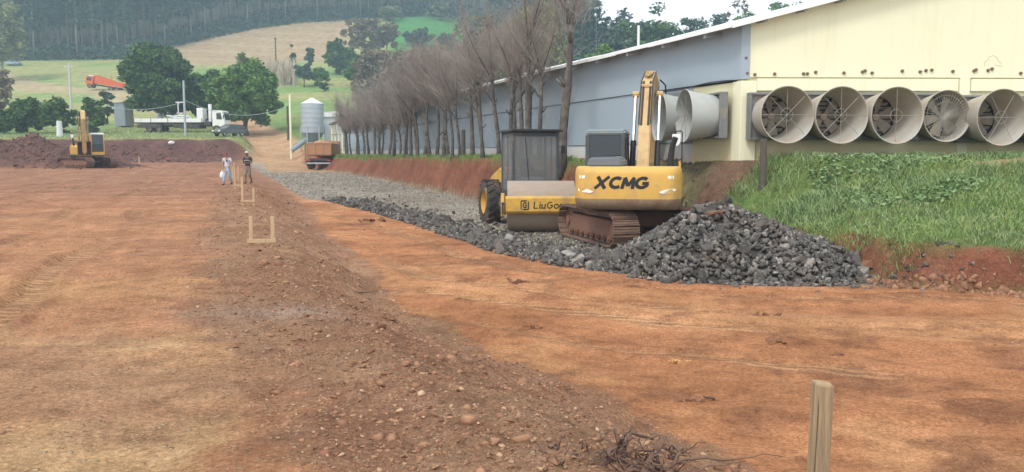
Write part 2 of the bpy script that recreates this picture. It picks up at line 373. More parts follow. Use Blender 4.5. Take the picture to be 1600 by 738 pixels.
# ------------------------------------------------------------------ mesh helpers
def rotz(a):
    c, s = math.cos(a), math.sin(a); return np.array([[c, -s, 0], [s, c, 0], [0, 0, 1.]])
class MB:
    def __init__(s): s.v = []; s.f = []
    def add(s, vs, fs):
        o = len(s.v); s.v += [tuple(map(float, p)) for p in vs]; s.f += [tuple(i + o for i in f) for f in fs]; return s
    def box(s, c, d, rot=None):
        c = np.array(c, float); hx, hy, hz = [x / 2 for x in d]
        p = np.array([[-hx, -hy, -hz], [hx, -hy, -hz], [hx, hy, -hz], [-hx, hy, -hz], [-hx, -hy, hz], [hx, -hy, hz], [hx, hy, hz], [-hx, hy, hz]])
        if rot is not None: p = p @ np.array(rot).T
        return s.add(p + c, [(3, 2, 1, 0), (4, 5, 6, 7), (0, 1, 5, 4), (1, 2, 6, 5), (2, 3, 7, 6), (3, 0, 4, 7)])
    def tube(s, pts, rad, n=8, caps=True):
        pts = [np.array(p, float) for p in pts]
        if not hasattr(rad, '__len__'): rad = [rad] * len(pts)
        rings = []; up = None
        for i, p in enumerate(pts):
            t = pts[min(i + 1, len(pts) - 1)] - pts[max(i - 1, 0)]; t = t / (np.linalg.norm(t) + 1e-9)
            if up is None:
                up = np.array([0, 0, 1.]) if abs(t[2]) < .9 else np.array([1., 0, 0])
            a = np.cross(t, up); a /= np.linalg.norm(a) + 1e-9; b = np.cross(a, t); up = b
            rings.append([p + rad[i] * (a * math.cos(q) + b * math.sin(q)) for q in [2 * math.pi * k / n for k in range(n)]])
        vs = [q for r in rings for q in r]; fs = []
        for i in range(len(pts) - 1):
            for k in range(n):
                k2 = (k + 1) % n; fs.append((i * n + k, i * n + k2, (i + 1) * n + k2, (i + 1) * n + k))
        if caps: fs += [tuple(range(n))[::-1], tuple((len(pts) - 1) * n + k for k in range(n))]
        return s.add(vs, fs)
    def cyl(s, a, b, r, r2=None, n=16, caps=True): return s.tube([a, b], [r, r if r2 is None else r2], n, caps)
    def prism(s, prof, lo, hi, axis=0):
        """closed outline of 2-D points swept along an axis (0: x with (y,z); 1: y with (x,z); 2: z with (x,y))"""
        def mk(q, t): return {0: (t, q[0], q[1]), 1: (q[0], t, q[1]), 2: (q[0], q[1], t)}[axis]
        n = len(prof); vs = [mk(q, lo) for q in prof] + [mk(q, hi) for q in prof]
        fs = [tuple(range(n))[::-1], tuple(range(n, 2 * n))] + [(i, (i + 1) % n, n + (i + 1) % n, n + i) for i in range(n)]
        return s.add(vs, fs)
    def lathe(s, prof, o=(0, 0, 0), ax='z', n=24, close=False):
        """(r, h) outline turned about an axis through o"""
        vs = []; fs = []; m = len(prof)
        for k in range(n):
            a = 2 * math.pi * k / n; c, q = math.cos(a), math.sin(a)
            for r, h in prof:
                p = {'z': (r * c, r * q, h), 'x': (h, r * c, r * q), 'y': (r * c, h, r * q)}[ax]
                vs.append((p[0] + o[0], p[1] + o[1], p[2] + o[2]))
        for k in range(n):
            k2 = (k + 1) % n
            for i in range(m - 1 + (1 if close else 0)):
                j = (i + 1) % m; fs.append((k * m + i, k2 * m + i, k2 * m + j, k * m + j))
        return s.add(vs, fs)
    def xf(s, mat3=None, t=(0, 0, 0), i0=0):
        a = np.array(s.v[i0:]);
        if len(a):
            if mat3 is not None: a = a @ np.array(mat3).T
            s.v[i0:] = [tuple(p) for p in a + np.array(t)]
        return s
    def build(s, name, mat, parent=None, bevel=0, smooth=False, seg=1, auto=None):
        me = bpy.data.meshes.new(name); me.from_pydata(s.v, [], s.f)
        bm = bmesh.new(); bm.from_mesh(me)
        bmesh.ops.recalc_face_normals(bm, faces=bm.faces)
        if bevel:
            es = [e for e in bm.edges if len(e.link_faces) == 2 and e.calc_face_angle(0) > .45]
            bmesh.ops.bevel(bm, geom=es, offset=bevel, segments=seg, affect='EDGES', clamp_overlap=True)
        for f in bm.faces: f.smooth = smooth
        if auto is not None:
            for f in bm.faces: f.smooth = True
            for e in bm.edges:
                if len(e.link_faces) == 2 and e.calc_face_angle(0) > auto: e.smooth = False
        bm.to_mesh(me); bm.free(); me.materials.append(mat)
        return link(name, me, parent)
def link(name, me, parent=None):
    o = bpy.data.objects.new(name, me); COL.objects.link(o)
    if parent is not None: o.parent = parent
    return o
def tag(o, label=None, cat=None, group=None, kind=None):
    if label: o['label'] = label
    if cat: o['category'] = cat
    if group: o['group'] = group
    if kind: o['kind'] = kind
    return o
def thing(name, label, cat, loc=(0, 0, 0), rz=0, group=None):
    o = bpy.data.objects.new(name, None); COL.objects.link(o); o.empty_display_size = .3
    o.location = [float(q) for q in loc]; o.rotation_euler = (0, 0, rz)
    return tag(o, label, cat, group)
def copy_tree(o, parent=None):
    c = o.copy(); COL.objects.link(c); c.parent = parent
    for ch in list(o.children): copy_tree(ch, c)
    return c
def np_mesh(name, V, F, mat, parent=None, tint=None, smooth=False):
    """big mesh from arrays; F is (n, k) with one k"""
    V = np.ascontiguousarray(V, np.float32); F = np.ascontiguousarray(F, np.int32)
    me = bpy.data.meshes.new(name); n, k = F.shape
    me.vertices.add(len(V)); me.vertices.foreach_set('co', V.ravel())
    me.loops.add(n * k); me.loops.foreach_set('vertex_index', F.ravel())
    me.polygons.add(n); me.polygons.foreach_set('loop_start', np.arange(n, dtype=np.int32) * k)
    if smooth: me.polygons.foreach_set('use_smooth', np.ones(n, bool))
    me.update(calc_edges=True); me.materials.append(mat)
    if tint is not None:
        at = me.attributes.new('tint', 'FLOAT', 'FACE'); at.data.foreach_set('value', np.ascontiguousarray(tint, np.float32))
    return link(name, me, parent)
def children_named(o, n): return [c for c in o.children if c.name.split('.')[0] == n]
def share(o, name, mat3=None, t=(0, 0, 0), parent=None):
    c = bpy.data.objects.new(name, o.data); COL.objects.link(c); c.parent = parent
    m = Matrix.Identity(4)
    if mat3 is not None: m = Matrix(np.array(mat3).tolist()).to_4x4()
    m.translation = Vector([float(q) for q in t]); c.matrix_local = m
    return c

# ------------------------------------------------------------------ ground sheet
def build_ground():
    ys = [-28, -20, -12, -6, -3, -1, 0, 1, 1.6, 2.1]; y = 2.5
    while y < 630:
        ys.append(y); y += max(.055, .0058 * y)
    ys = np.array(ys)
    uin = np.linspace(-.72, .72, 440)
    base = np.maximum(ys, 2.5) + 8
    Xin = uin[None, :] * base[:, None]
    t = np.linspace(0, 1, 12)[1:] ** 1.6
    edge = .72 * base; lim = np.maximum(60, np.minimum(560, edge * 1.8))
    lim = np.where(edge > 450, 560, lim)
    Xr = edge[:, None] + (lim - edge)[:, None] * t[None, :]
    X = np.concatenate([-Xr[:, ::-1], Xin, Xr], 1); Y = np.repeat(ys[:, None], X.shape[1], 1)
    nr, nc = X.shape
    Z = terrain(X, Y)
    V = np.stack([X, Y, Z], -1).reshape(-1, 3)
    # normals over the whole sheet, so that the pieces meet without a seam
    P00 = V.reshape(nr, nc, 3)
    du = np.gradient(P00, axis=1); dv = np.gradient(P00, axis=0)
    N = np.cross(du, dv); N /= np.linalg.norm(N, axis=-1, keepdims=True) + 1e-9
    N = N.reshape(-1, 3)
    x, y = V[:, 0], V[:, 1]
    d = pdist(x, y, BANK); cx, fx = itp(y, CREST), itp(y, FOOT)
    w1 = fbm(x * .7, y * .7, 61) - .5; w2 = fbm(x * 2.3, y * 2.3, 62) - .5; w3 = fbm(x * 6, y * 6, 63) - .5
    dw = d + (fbm(x * .8, y * .8, 9) - .5) * .9 * (1 - ss(d, 2, 5)) + (fbm(x * 3, y * 3, 19) - .5) * .25
    wd = itp(y, [(10, .38), (16, .42), (25, .7), (40, .75), (100, 1.5)])
    # zone masks
    a = ss(-(x + w1), -fx, -cx)
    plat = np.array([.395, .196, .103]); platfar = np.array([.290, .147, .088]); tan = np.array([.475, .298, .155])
    slope = np.array([.310, .165, .098]); low = np.array([.415, .188, .088]); red = np.array([.215, .088, .054])
    grav = np.array([.300, .268, .220]); grass = np.array([.125, .195, .060]); dry = np.array([.300, .285, .120])
    field = np.array([.330, .240, .140]); green = np.array([.070, .210, .060]); litter = np.array([.060, .060, .040]); road = np.array([.400, .250, .140])
    def mixv(c, m, k): return c * (1 - m[:, None]) + k[None, :] * m[:, None]
    C = np.repeat(plat[None, :], len(V), 0)
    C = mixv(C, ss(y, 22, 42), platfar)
    tn = (1 - ss(y + w1 * 1.2 + w2, 7.4, 8.2)) * (1 - ss(x + w1 * .9 + w2 * .6 + w3 * .4, -.15 * y - 1.15, -.15 * y - .75))
    C = mixv(C, tn * (.45 + .5 * ss(fbm(x * .9, y * 1.5, 71), .40, .60)), tan)
    C = mixv(C, ss(y + w1 + w2 * .5, 9.2, 9.7) * (1 - ss(y + w1 + w2 * .6, 10.9, 11.6)) * (x < cx + 1.6) * .9, np.array([.475, .255, .122]))
    C = mixv(C, np.clip(ss(fbm(x * .5 + 3, y * .5, 171), .52, .62) * (1 - ss(y, 20, 30)) * (x < cx + 1), 0, 1) * .5, np.array([.25, .13, .08]))
    C = mixv(C, ss(fbm(x * .25, y * .8, 72), .50, .62) * ss(y, 20, 30) * .5, np.array([.27, .125, .075]))
    sl = ss(x + w1 * 1.6 + w2 * .9 + w3 * .8, cx - 1.35, cx - .75) * (1 - ss(x + w1 + w2 * .7 + w3 * .6, fx - .1, fx + .2))
    C = mixv(C, sl * (y < 96), slope)
    C = mixv(C, sl * ss(fbm(x * .9, y * .9, 73) + w3 * .3, .46, .56) * .75 * (y < 26), np.array([.33, .195, .115]))
    C = mixv(C, np.exp(-(((x + 2.3) / .9) ** 2 + ((y - 8.6) / .5) ** 2)) * .6 * sl, np.array([.32, .25, .21]))
    lowm = ss(x + w1 + w2 * .7 + w3 * .6, fx - .1, fx + .2)
    C = mixv(C, lowm, low)
    C = mixv(C, lowm * ss(fbm(x * .5, y * .9, 74), .52, .66) * .55, np.array([.32, .145, .07]))
    C = mixv(C, lowm * ss(fbm(x * .4 + 9, y * .5, 75), .52, .62) * .5, np.array([.50, .27, .13]))
    gd = pdist(x, y, GRAV)
    gm = ss(gd + w1 * .8 + w2 * .5, -.1, .3) * (y > 14) * (y < 100)
    C = mixv(C, gm, grav)
    C = mixv(C, gm * ss(fbm(x * .4, y * .25, 76), .5, .65) * .6, np.array([.22, .175, .135]))
    C = mixv(C, gm * (1 - ss(y, 20, 27)) , np.array([.12, .105, .09]))
    C = mixv(C, ss(y, 66, 84) * lowm * (d < .5), road)
    loose = lowm * (1 - gm) * ss(fbm(x * 1.3 + w2, y * 1.3, 181) + w3 * .2, .60, .72) * (y < 45)
    C = mixv(C, loose * .45, np.array([.25, .11, .06]))
    wt, wsh = wheel_tracks(x, y); C = mixv(C, wt * .38, np.array([.53, .31, .165])); C = mixv(C, wsh * .35, np.array([.24, .11, .062]))
    # cut faces
    bk = ss(dw, -.15, .15)
    wcol = wd * itp(y, [(16.5, 1), (18.5, .6), (21, .35), (26, .35), (30, 1)])
    top = np.where(y < 30, 1 - ss(dw - wcol + w1 * .9 + w2 * .6, -.15, .35), 1 - ss(dw - wd + w2 * .12, -.02, .12))
    C = mixv(C, bk, grass)
    C = mixv(C, bk * ss(fbm(x * .5, y * .5, 77), .45, .6) * .6, np.array([.15, .19, .06]))
    bare = np.clip(np.exp(-(((x - 12.6) / 1.6) ** 2 + ((y - 20.5) / 1.1) ** 2)) * 1.8 + w1 * .8 - .35, 0, 1) * (y < 24) * .8
    C = mixv(C, bk * bare, np.array([.34, .26, .15]))
    C = mixv(C, bk * top * (y < 104), red)
    C = mixv(C, bk * top * (y < 24) * ss(fbm(x * 1.2, y * 1.2, 79), .5, .65) * .6, np.array([.26, .13, .08]))
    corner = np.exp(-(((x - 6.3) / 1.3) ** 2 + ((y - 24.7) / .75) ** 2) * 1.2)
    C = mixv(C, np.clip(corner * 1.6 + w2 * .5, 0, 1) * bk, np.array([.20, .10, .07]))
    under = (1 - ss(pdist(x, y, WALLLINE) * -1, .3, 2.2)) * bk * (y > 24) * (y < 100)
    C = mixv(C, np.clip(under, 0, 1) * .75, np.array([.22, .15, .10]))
    # far side of the pad: cut, grass, hill
    lf = a * (d < 0)
    farcut = lf * ss(y + w1 * 3, 91, 93) * (1 - ss(y + w1 * 1.5, 98.6, 99.4))
    far_g = lf * ss(y + w1 * 1.5, 98.6, 99.4)
    hl = ss(y, 138, 160)
    gall = np.clip(far_g + hl, 0, 1)
    C = mixv(C, lf * ss(y, 80.5, 81.5) * (1 - ss(y, 90, 92)) , np.array([.26, .13, .085]))
    C = mixv(C, farcut, np.array([.105, .052, .044]))
    C = mixv(C, farcut * ss(fbm(x * .8, y * 1.5, 81), .5, .65) * .5, np.array([.16, .085, .065]))
    gcol = grass * 1.35
    C = mixv(C, gall, gcol)
    C = mixv(C, gall * ss(fbm(x * .06, y * .06, 80), .42, .6) * .8, dry)
    C = mixv(C, far_g * (1 - ss(y, 101, 107)) * .7, dry)
    r2 = np.sqrt(((x + 46) / 9.5) ** 2 + ((y - 80) / 6) ** 2) + w1 * .5
    r3 = np.sqrt(((x + 38.5) / 5) ** 2 + ((y - 79) / 3) ** 2) + w1 * .5
    C = mixv(C, np.clip((1 - ss(r2, .85, 1.05)) + (1 - ss(r3, .8, 1)), 0, 1), np.array([.115, .060, .050]))
    u = x / np.maximum(y, 1)
    # dirt road climbing behind the big tree
    rc = itp(y, [(95, -26.5), (105, -29.5), (120, -34.8), (140, -44), (155, -54), (165, -68)])
    rm = (1 - ss(np.abs(x - rc) + w1 * 1.2, 2.6, 4.0)) * ss(y, 88, 96) * (1 - ss(y, 160, 166))
    C = mixv(C, rm, road)
    pth = (1 - ss(np.abs(y - itp(x, [(-140, 226), (-110, 200), (-95, 196), (-80, 175), (-62, 158)]) + w1 * 8), 4, 9)) * (x < -60)
    C = mixv(C, np.clip(pth, 0, 1) * .7, np.array([.42, .30, .20]))
    bf = ss(u, -.47, -.40) * (1 - ss(u + .02 * w1, -.20, -.175)) * ss(y + 18 * w1 - (u + .45) * 60, 238, 250)
    C = mixv(C, bf, field)
    C = mixv(C, bf * ss(np.sin(y * .55 + x * .12 + w1 * 3), .2, .9) * .35, np.array([.40, .33, .22]))
    gf = ss(u, -.148, -.135) * (1 - ss(u, -.05, -.04)) * ss(y, 268, 285)
    C = mixv(C, gf, green)
    fy = itp(u, FOREST)
    lm = ss(y + w1 * 10, fy - 6, fy + 2)
    C = mixv(C, lm, litter)
    right = ss(u, 0, .08) * ss(y, 110, 135)
    C = mixv(C, right, litter)
    # relief: crumbs, pressed-in stone, wheel streaks
    crumb = np.full(len(V), .75); crumb += .5 * sl + .5 * loose; crumb = np.where(dw > 0, .6, crumb); crumb *= 1 - .8 * ss(y, 60, 140)
    crumb = crumb + .4 * gm * (y < 90)
    nearslope = np.clip(.75 * a + sl * .8 + .2, 0, 1)
    peb = nearslope * (1 - ss(y, 60, 100)) * (1 - lowm * .7) ; peb = np.maximum(peb, gm * .9) * (dw < 0)
    streak = np.clip(lowm * (1 - gm) * .28 + a * (y < 92) * .55, 0, 1) * (dw < 0)
    relief = np.stack([np.clip(crumb, 0, 1), np.clip(peb, 0, 1), streak, wt], -1)
    lane3 = np.stack([np.where(lowm > .5, gd * 1.3, (x + .345 * y) * .9), np.where(lowm > .5, .13 * y + .05 * x, .13 * y), np.zeros(len(V))], -1)
    # pieces
    zone = np.zeros(len(V), int)
    zone[(sl > .5) & (y < 96)] = 1
    zone[(lowm > .5)] = 2
    zone[(gm > .5)] = 3
    zone[(dw > 0)] = 5
    zone[(dw > 0) & (top > .5) & (y < 104)] = 4
    zone[farcut > .5] = 4
    zone[gall > .5] = 6
    zone[(rm > .5)] = 7
    zone[bf > .5] = 8
    zone[lm > .5] = 9
    names = ['ground', 'embankment', 'dirt_track', 'gravel_road', 'earth_bank', 'grass_bank', 'meadow', 'dirt_road', 'ploughed_field', 'forest_floor']
    idx = np.arange(nr * nc).reshape(nr, nc)
    Q = np.stack([idx[:-1, :-1], idx[:-1, 1:], idx[1:, 1:], idx[1:, :-1]], -1).reshape(-1, 4)
    fz = zone[Q[:, 0]]
    for k, nm in enumerate(names):
        F = Q[fz == k]
        if not len(F): continue
        used, inv = np.unique(F, return_inverse=True); F2 = inv.reshape(F.shape)
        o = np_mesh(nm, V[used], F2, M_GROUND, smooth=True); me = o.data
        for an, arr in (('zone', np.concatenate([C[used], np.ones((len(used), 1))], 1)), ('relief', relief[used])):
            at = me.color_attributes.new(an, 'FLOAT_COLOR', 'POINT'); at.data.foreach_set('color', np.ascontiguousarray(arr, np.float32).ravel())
        at = me.attributes.new('lane', 'FLOAT_VECTOR', 'POINT'); at.data.foreach_set('vector', np.ascontiguousarray(lane3[used], np.float32).ravel())
        me.normals_split_custom_set_from_vertices(N[used].astype(np.float32))
        tag(o, kind='structure')
WALLLINE = [(6.83, 25.0), (-20.85, 100)]
FOREST = [(-.75, 258), (-.45, 266), (-.38, 292), (-.3, 318), (-.25, 330), (-.18, 336), (-.10, 345), (-.04, 348), (0, 290), (.06, 235), (.15, 215), (.7, 200)]
build_ground()

# ------------------------------------------------------------------ poultry house
BC = np.array([6.83, 25.0, 0.0])
SD = np.array([-.369, 1, 0]); SD /= np.linalg.norm(SD)      # along the long side
ED = np.array([1, .03, 0]); ED /= np.linalg.norm(ED)        # along the end wall
SN = np.array([-SD[1], SD[0], 0]); EN = np.array([ED[1], -ED[0], 0])   # outward normals
def skew(mb, i0=0):
    """(a, b, z) along end / side / up, to offsets from the house corner"""
    a = np.array(mb.v[i0:]); mb.v[i0:] = [tuple(p) for p in a[:, :1] * ED + a[:, 1:2] * SD + a[:, 2:] * np.array([0, 0, 1.])]
    return mb
def wallbox(a0, a1, b0, b1, z0, z1):
    return skew(MB().box(((a0 + a1) / 2, (b0 + b1) / 2, (z0 + z1) / 2), (a1 - a0, b1 - b0, z1 - z0)))
HL, HW = 76.0, 16.0
house = thing('poultry_house', 'long poultry house with cream gable, blue grey side sheeting and row of exhaust fans', 'building', BC)
ZJ = 3.94
skew(MB().box((HW / 2, .16, (.2 + ZJ) / 2), (HW, .2, ZJ - .2))).build('end_wall', M['wall_yellow'], house)
g = MB().prism([(-.02, ZJ - .02), (HW + .02, ZJ - .02), (HW + .02, 5.49), (HW / 2, 5.49 + .26 * HW / 2), (-.02, 5.49)], -.02, .3, axis=1)
skew(g).build('gable', M['wall_cream'], house)
wallbox(-.05, .42, -.045, .40, .2, ZJ - .13).build('corner_pillar', M['wall_cream'], house, bevel=.015)
colA = XofU(1507, 25.0) - BC[0]
wallbox(colA - .15, colA + .15, -.035, .2, 1.0, ZJ + .03).build('column', M['wall_cream'], house, bevel=.012)
for a0, a1 in ((.43, colA - .2), (colA + .2, HW)):
    wallbox(a0, a1, -.03, .07, ZJ - .42, ZJ - .06).build('beam', M['wall_cream'], house, bevel=.01)
# long side
wallbox(.0, .2, .41, 2.62, .2, 3.80).build('side_wall', M['wall_yellow'], house)
wallbox(-.02, .2, 2.63, HL, 2.02, 3.84).build('lower_sheet', M['wall_blue'], house)
wallbox(-.075, .18, -.055, HL, 3.86, 5.45).build('upper_sheet', M['wall_blue'], house)
wallbox(.03, .2, 2.63, HL, .9, 2.0).build('base_wall', M['wall_white'], house)
wallbox(.3, HW, HL - .2, HL, 1, 5.3).build('rear_wall', M['wall_white'], house)
wallbox(HW - .2, HW, .3, HL - .3, 1, 5.3).build('side_wall', M['wall_white'], house)
wallbox(-.034, .1, 3.55, 3.95, 2.35, 3.05).build('window', M['fan_dark'], house)
mb = MB()
mb.tube([(-.12, b, 3.83 + .05 * math.sin(b * 1.3)) for b in np.linspace(.2, 5.4, 14)], .018, 6); skew(mb).build('conduit', M['black'], house)
# roof: two slopes of sheet, edge strips and rafter tails
def roof_z(a): return 5.50 + .26 * (a if a <= HW / 2 else HW - a)
for a0, a1 in ((-.62, HW / 2), (HW / 2, HW + .62)):
    m_ = MB(); n = 60; vs = []; fs = []
    bs = np.linspace(-.42, HL + .4, n)
    for lay in (0.03, .0):
        for b in bs:
            sag = .035 * math.sin(b * .21) + .02 * math.sin(b * .9)
            for a in (a0, a1): vs.append((a, b, roof_z(a) + lay + sag))
    for k in range(n - 1):
        q = 2 * k; fs += [(q, q + 1, q + 3, q + 2), (2 * n + q, 2 * n + q + 2, 2 * n + q + 3, 2 * n + q + 1)]
        for e in (0, 1): fs.append((q + e, q + 2 + e, 2 * n + q + 2 + e, 2 * n + q + e))
    fs += [(0, 1, 2 * n + 1, 2 * n), (2 * n - 2, 2 * n - 1, 4 * n - 1, 4 * n - 2)]
    m_.add(vs, fs); skew(m_).build('roof', M['roof'], house)
mb = MB()
for k in range(32):
    b0, b1 = -.44 + k * 2.4, -.44 + k * 2.4 + 2.385
    j = rnd.uniform(-.015, .015)
    e = wallbox(-.66, -.622, b0, b1, 5.305 + j, 5.415 + j).build('fascia_board', M['fascia'], house)
for a0, a1 in ((-.6, HW / 2), ):
    m_ = MB(); n = 9
    for k in range(n):
        a, b = a0 + (a1 - a0) * k / n, a0 + (a1 - a0) * (k + .994) / n
        m2 = MB().add([(a, -.46, roof_z(a) - .06), (b, -.46, roof_z(b) - .06), (b, -.46, roof_z(b) + .055), (a, -.46, roof_z(a) + .055),
                       (a, -.424, roof_z(a) - .06), (b, -.424, roof_z(b) - .06), (b, -.424, roof_z(b) + .055), (a, -.424, roof_z(a) + .055)],
                      [(0, 1, 2, 3), (7, 6, 5, 4), (0, 4, 5, 1), (1, 5, 6, 2), (2, 6, 7, 3), (3, 7, 4, 0)])
        skew(m2).build('fascia_board', M['fascia'], house)
for k in range(30):
    b = 1.0 + k * 2.5
    m2 = MB().prism([(-.60, roof_z(-.6) - .17), (-.08, roof_z(-.1) - .22), (-.08, roof_z(-.1) - .03), (-.6, roof_z(-.6) - .03)], b - .05, b + .05, axis=1)
    skew(m2).build('rafter', M['soffit'], house)
for k in range(7):
    a = .4 + k * 1.15
    m2 = MB().box((a, -.2, roof_z(a) - .075), (.09, .40, .1)); skew(m2).build('purlin', M['soffit'], house)
# capped pipe ends along the gable foot
plug0 = None
for u, v in [(1165, 91), (1167, 115), (1179, 116), (1210, 115), (1255, 115), (1261, 116), (1274, 113), (1318, 114), (1347, 113), (1351, 111), (1362, 114), (1409, 112), (1437, 113), (1446, 110), (1455, 110), (1488, 112), (1521, 112), (1524, 110), (1543, 110), (1549, 109), (1594, 114)]:
    p = P(u, v, 25.0 + (u - 1155) / 52 * .03) - BC
    p += EN * (.02)
    if plug0 is None:
        plug0 = MB().cyl((0, .02, 0), (0, -.05, 0), .055, .04, 10).build('pipe_cap', M['rust'], house); plug0.location = p
    else: share(plug0, 'pipe_cap', t=p + np.array([0, 0, rnd.uniform(-.02, .02)]), parent=house)
ck = MB(); pts = [(1537, 104), (1538, 97), (1543, 94), (1545, 89), (1551, 87), (1557, 90), (1559, 96), (1564, 98), (1564, 104), (1555, 102)]
ck.tube([P(u, v, 25.0 + (u - 1155) / 52 * .03) - BC + EN * .021 for u, v in pts], .008, 5); ck.build('plaster_crack', pbr('crack_stain', (.50, .42, .25), .9), house)

# exhaust fans, each with its housing, cone, wire guard, louvres and blades
def make_fan(label, pos, rz, L=1.1, r0=.60, r1=.78, blade_y=-.12, wires=8, cone='cone', ang=0., blades=6):
    t = thing('exhaust_fan', label, 'fan', pos, rz, 'exhaust fans along the poultry house')
    h = MB(); s = .66
    for c, d in (((0, -.10, s), (2 * s + .06, .26, .06)), ((0, -.10, -s), (2 * s + .06, .26, .06)), ((s, -.10, 0), (.06, .258, 2 * s - .061)), ((-s, -.10, 0), (.06, .258, 2 * s - .061))): h.box(c, d)
    h.build('housing', M['fan_frame'], t, bevel=.006)
    # front panel with a round hole
    n = 32; vs = []; fs = []
    for k in range(n):
        a = 2 * math.pi * k / n; c, q = math.cos(a), math.sin(a); m_ = max(abs(c), abs(q))
        vs += [(r0 * c, -.13, r0 * q), ((s - .031) * c / m_, -.13, (s - .031) * q / m_)]
    for k in range(n):
        k2 = (k + 1) % n; fs.append((2 * k, 2 * k2, 2 * k2 + 1, 2 * k + 1))
    MB().add(vs, fs).build('front_panel', M['fan_frame'], t)
    MB().box((0, .0, 0), (2 * s - .07, .02, 2 * s - .07)).build('dark_backing', M['fan_dark'], t)  # dark sheet standing in for the unlit interior seen through the slats
    prof = [(r0, -.12), (r0 + (r1 - r0) * .45, -.12 - L * .5), (r1, -.12 - L), (r1 + .025, -.12 - L - .012), (r1 + .03, -.12 - L + .02), (r1 + .008, -.12 - L + .03), (r0 + (r1 - r0) * .45 + .012, -.12 - L * .5), (r0 + .012, -.12)]
    MB().lathe(prof, ax='y', n=40, close=True).build('cone', M[cone], t, smooth=False, auto=.6)
    for k in range(9):
        z = -.52 + k * .13; wd = 2 * math.sqrt(max(.02, .57 ** 2 - z * z))
        m2 = MB().box((0, -.035, z), (wd, .014, .10), Matrix.Rotation(R(38), 3, 'X')); m2.build('louvre_slat', M['blade'], t)
    hub = MB().cyl((0, blade_y - .06, 0), (0, blade_y + .06, 0), .10, n=14)
    hub.build('hub', M['blade'], t)
    bl = None
    for k in range(blades):
        a = ang + 2 * math.pi * k / blades; rm = Matrix.Rotation(a, 3, 'Y')
        if bl is None:
            v = []; f = []
            for i, (r, wdt, tw) in enumerate([(.09, .08, .75), (.25, .12, .62), (.42, .15, .5), (.57, .16, .42)]):
                for sgn in (-1, 1):
                    for th in (0, .012): v.append((sgn * wdt * math.cos(tw), blade_y + sgn * wdt * math.sin(tw) * .55 + th, r))
            for i in range(3):
                o = 4 * i; f += [(o, o + 2, o + 6, o + 4), (o + 1, o + 5, o + 7, o + 3), (o, o + 4, o + 5, o + 1), (o + 2, o + 3, o + 7, o + 6)]
            f += [(0, 1, 3, 2), (12, 14, 15, 13)]
            bl = MB().add(v, f).build('blade', M['blade'], t); bl.matrix_local = rm.to_4x4()
        else: share(bl, 'blade', rm, parent=t)
    gd = MB(); gy = -.12 - L + .06; rr = r1 - .01
    for k in range(wires):
        a = math.pi * k / wires + .0; c, q = math.cos(a) * rr, math.sin(a) * rr
        gd.tube([(-c, gy, -q), (0, gy - .015, 0), (c, gy, q)], .007 if wires < 9 else .006, 5)
    for r in ((.18,) if wires < 9 else (.2, .42, .6)):
        gd.tube([(r * math.cos(q), gy, r * math.sin(q)) for q in np.linspace(0, 2 * math.pi, 25)], .007, 5)
    gd.build('guard', M['guard'], t)
    return t
FZ = 2.80
ORD = ['exhaust fan nearest the building corner on the cream end wall, with eight bright spokes', 'second exhaust fan from the corner on the cream wall, blades forming a grey cross',
       'dark exhaust fan just left of the fan with the shallow cone', 'exhaust fan with shallow cone and dense radial wires, left of the wall column',
       'exhaust fan just right of the wall column, dark inside', 'exhaust fan at the right edge of the photograph, mostly cut off']
rz_e = R(8.0)
for k, (u, vz) in enumerate([(1227, 180), (1311, 180.5), (1397, 181), (1474, 182), (1560, 184), (1646, 185)]):
    L = .72 if k == 3 else 1.1
    yo = 25 - L
    o = P(u, vz, yo + (u - 1155) / 52 * .03)
    FN = np.array([math.sin(rz_e), -math.cos(rz_e), 0]); base = o - FN * (L + .12); base = BC + ED * np.dot(base - BC, ED) + np.array([0, 0, o[2]])
    make_fan(ORD[k], base + EN * .07, rz_e, L=L, blade_y=(-.12, -.14, -.1, -.55, -.11, -.1)[k],
             r1=.72 if k == 3 else .78, wires=(4, 4, 2, 22, 3, 4)[k], ang=(.9, .75, .2, .3, .6, .1)[k], blades=(6, 4, 6, 6, 6, 6)[k])
for k, (bb, lab) in enumerate([(.98, 'grey fan cone on the yellow part of the side wall, seen from its flank'), (2.48, 'farther grey fan cone on the blue side wall, half hidden behind the nearer cone')]):
    base = BC + SD * bb * 1.0 + np.array([0, 0, 2.82])
    make_fan(lab, base + SN * .14, math.atan2(SN[1], SN[0]) + R(90) - R(13), L=.98, cone='cone_side', wires=4)

# ------------------------------------------------------------------ lettering
def text_mesh(txt, size, shear=0., bold=.0, sx=1.0, depth=.006):
    cu = bpy.data.curves.new('lettering', 'FONT'); cu.body = txt; cu.size = size; cu.shear = shear; cu.offset = bold
    cu.extrude = depth / 2; cu.align_x = 'CENTER'; cu.align_y = 'CENTER'; cu.resolution_u = 6
    o = bpy.data.objects.new('lettering', cu); COL.objects.link(o)
    dg = bpy.context.evaluated_depsgraph_get(); me = bpy.data.meshes.new_from_object(o.evaluated_get(dg))
    bpy.data.objects.remove(o)
    for v in me.vertices: v.co.x *= sx
    return me
def put_text(name, txt, size, mat, parent, mapf, **kw):
    me = text_mesh(txt, size, **kw)
    bm = bmesh.new(); bm.from_mesh(me); bmesh.ops.subdivide_edges(bm, edges=[e for e in bm.edges if e.calc_length() > .12], cuts=2); bm.to_mesh(me); bm.free()
    for v in me.vertices: v.co = Vector([float(q) for q in mapf(v.co.x, v.co.y, v.co.z)])
    me.materials.clear(); me.materials.append(mat)
    return link(name, me, parent)

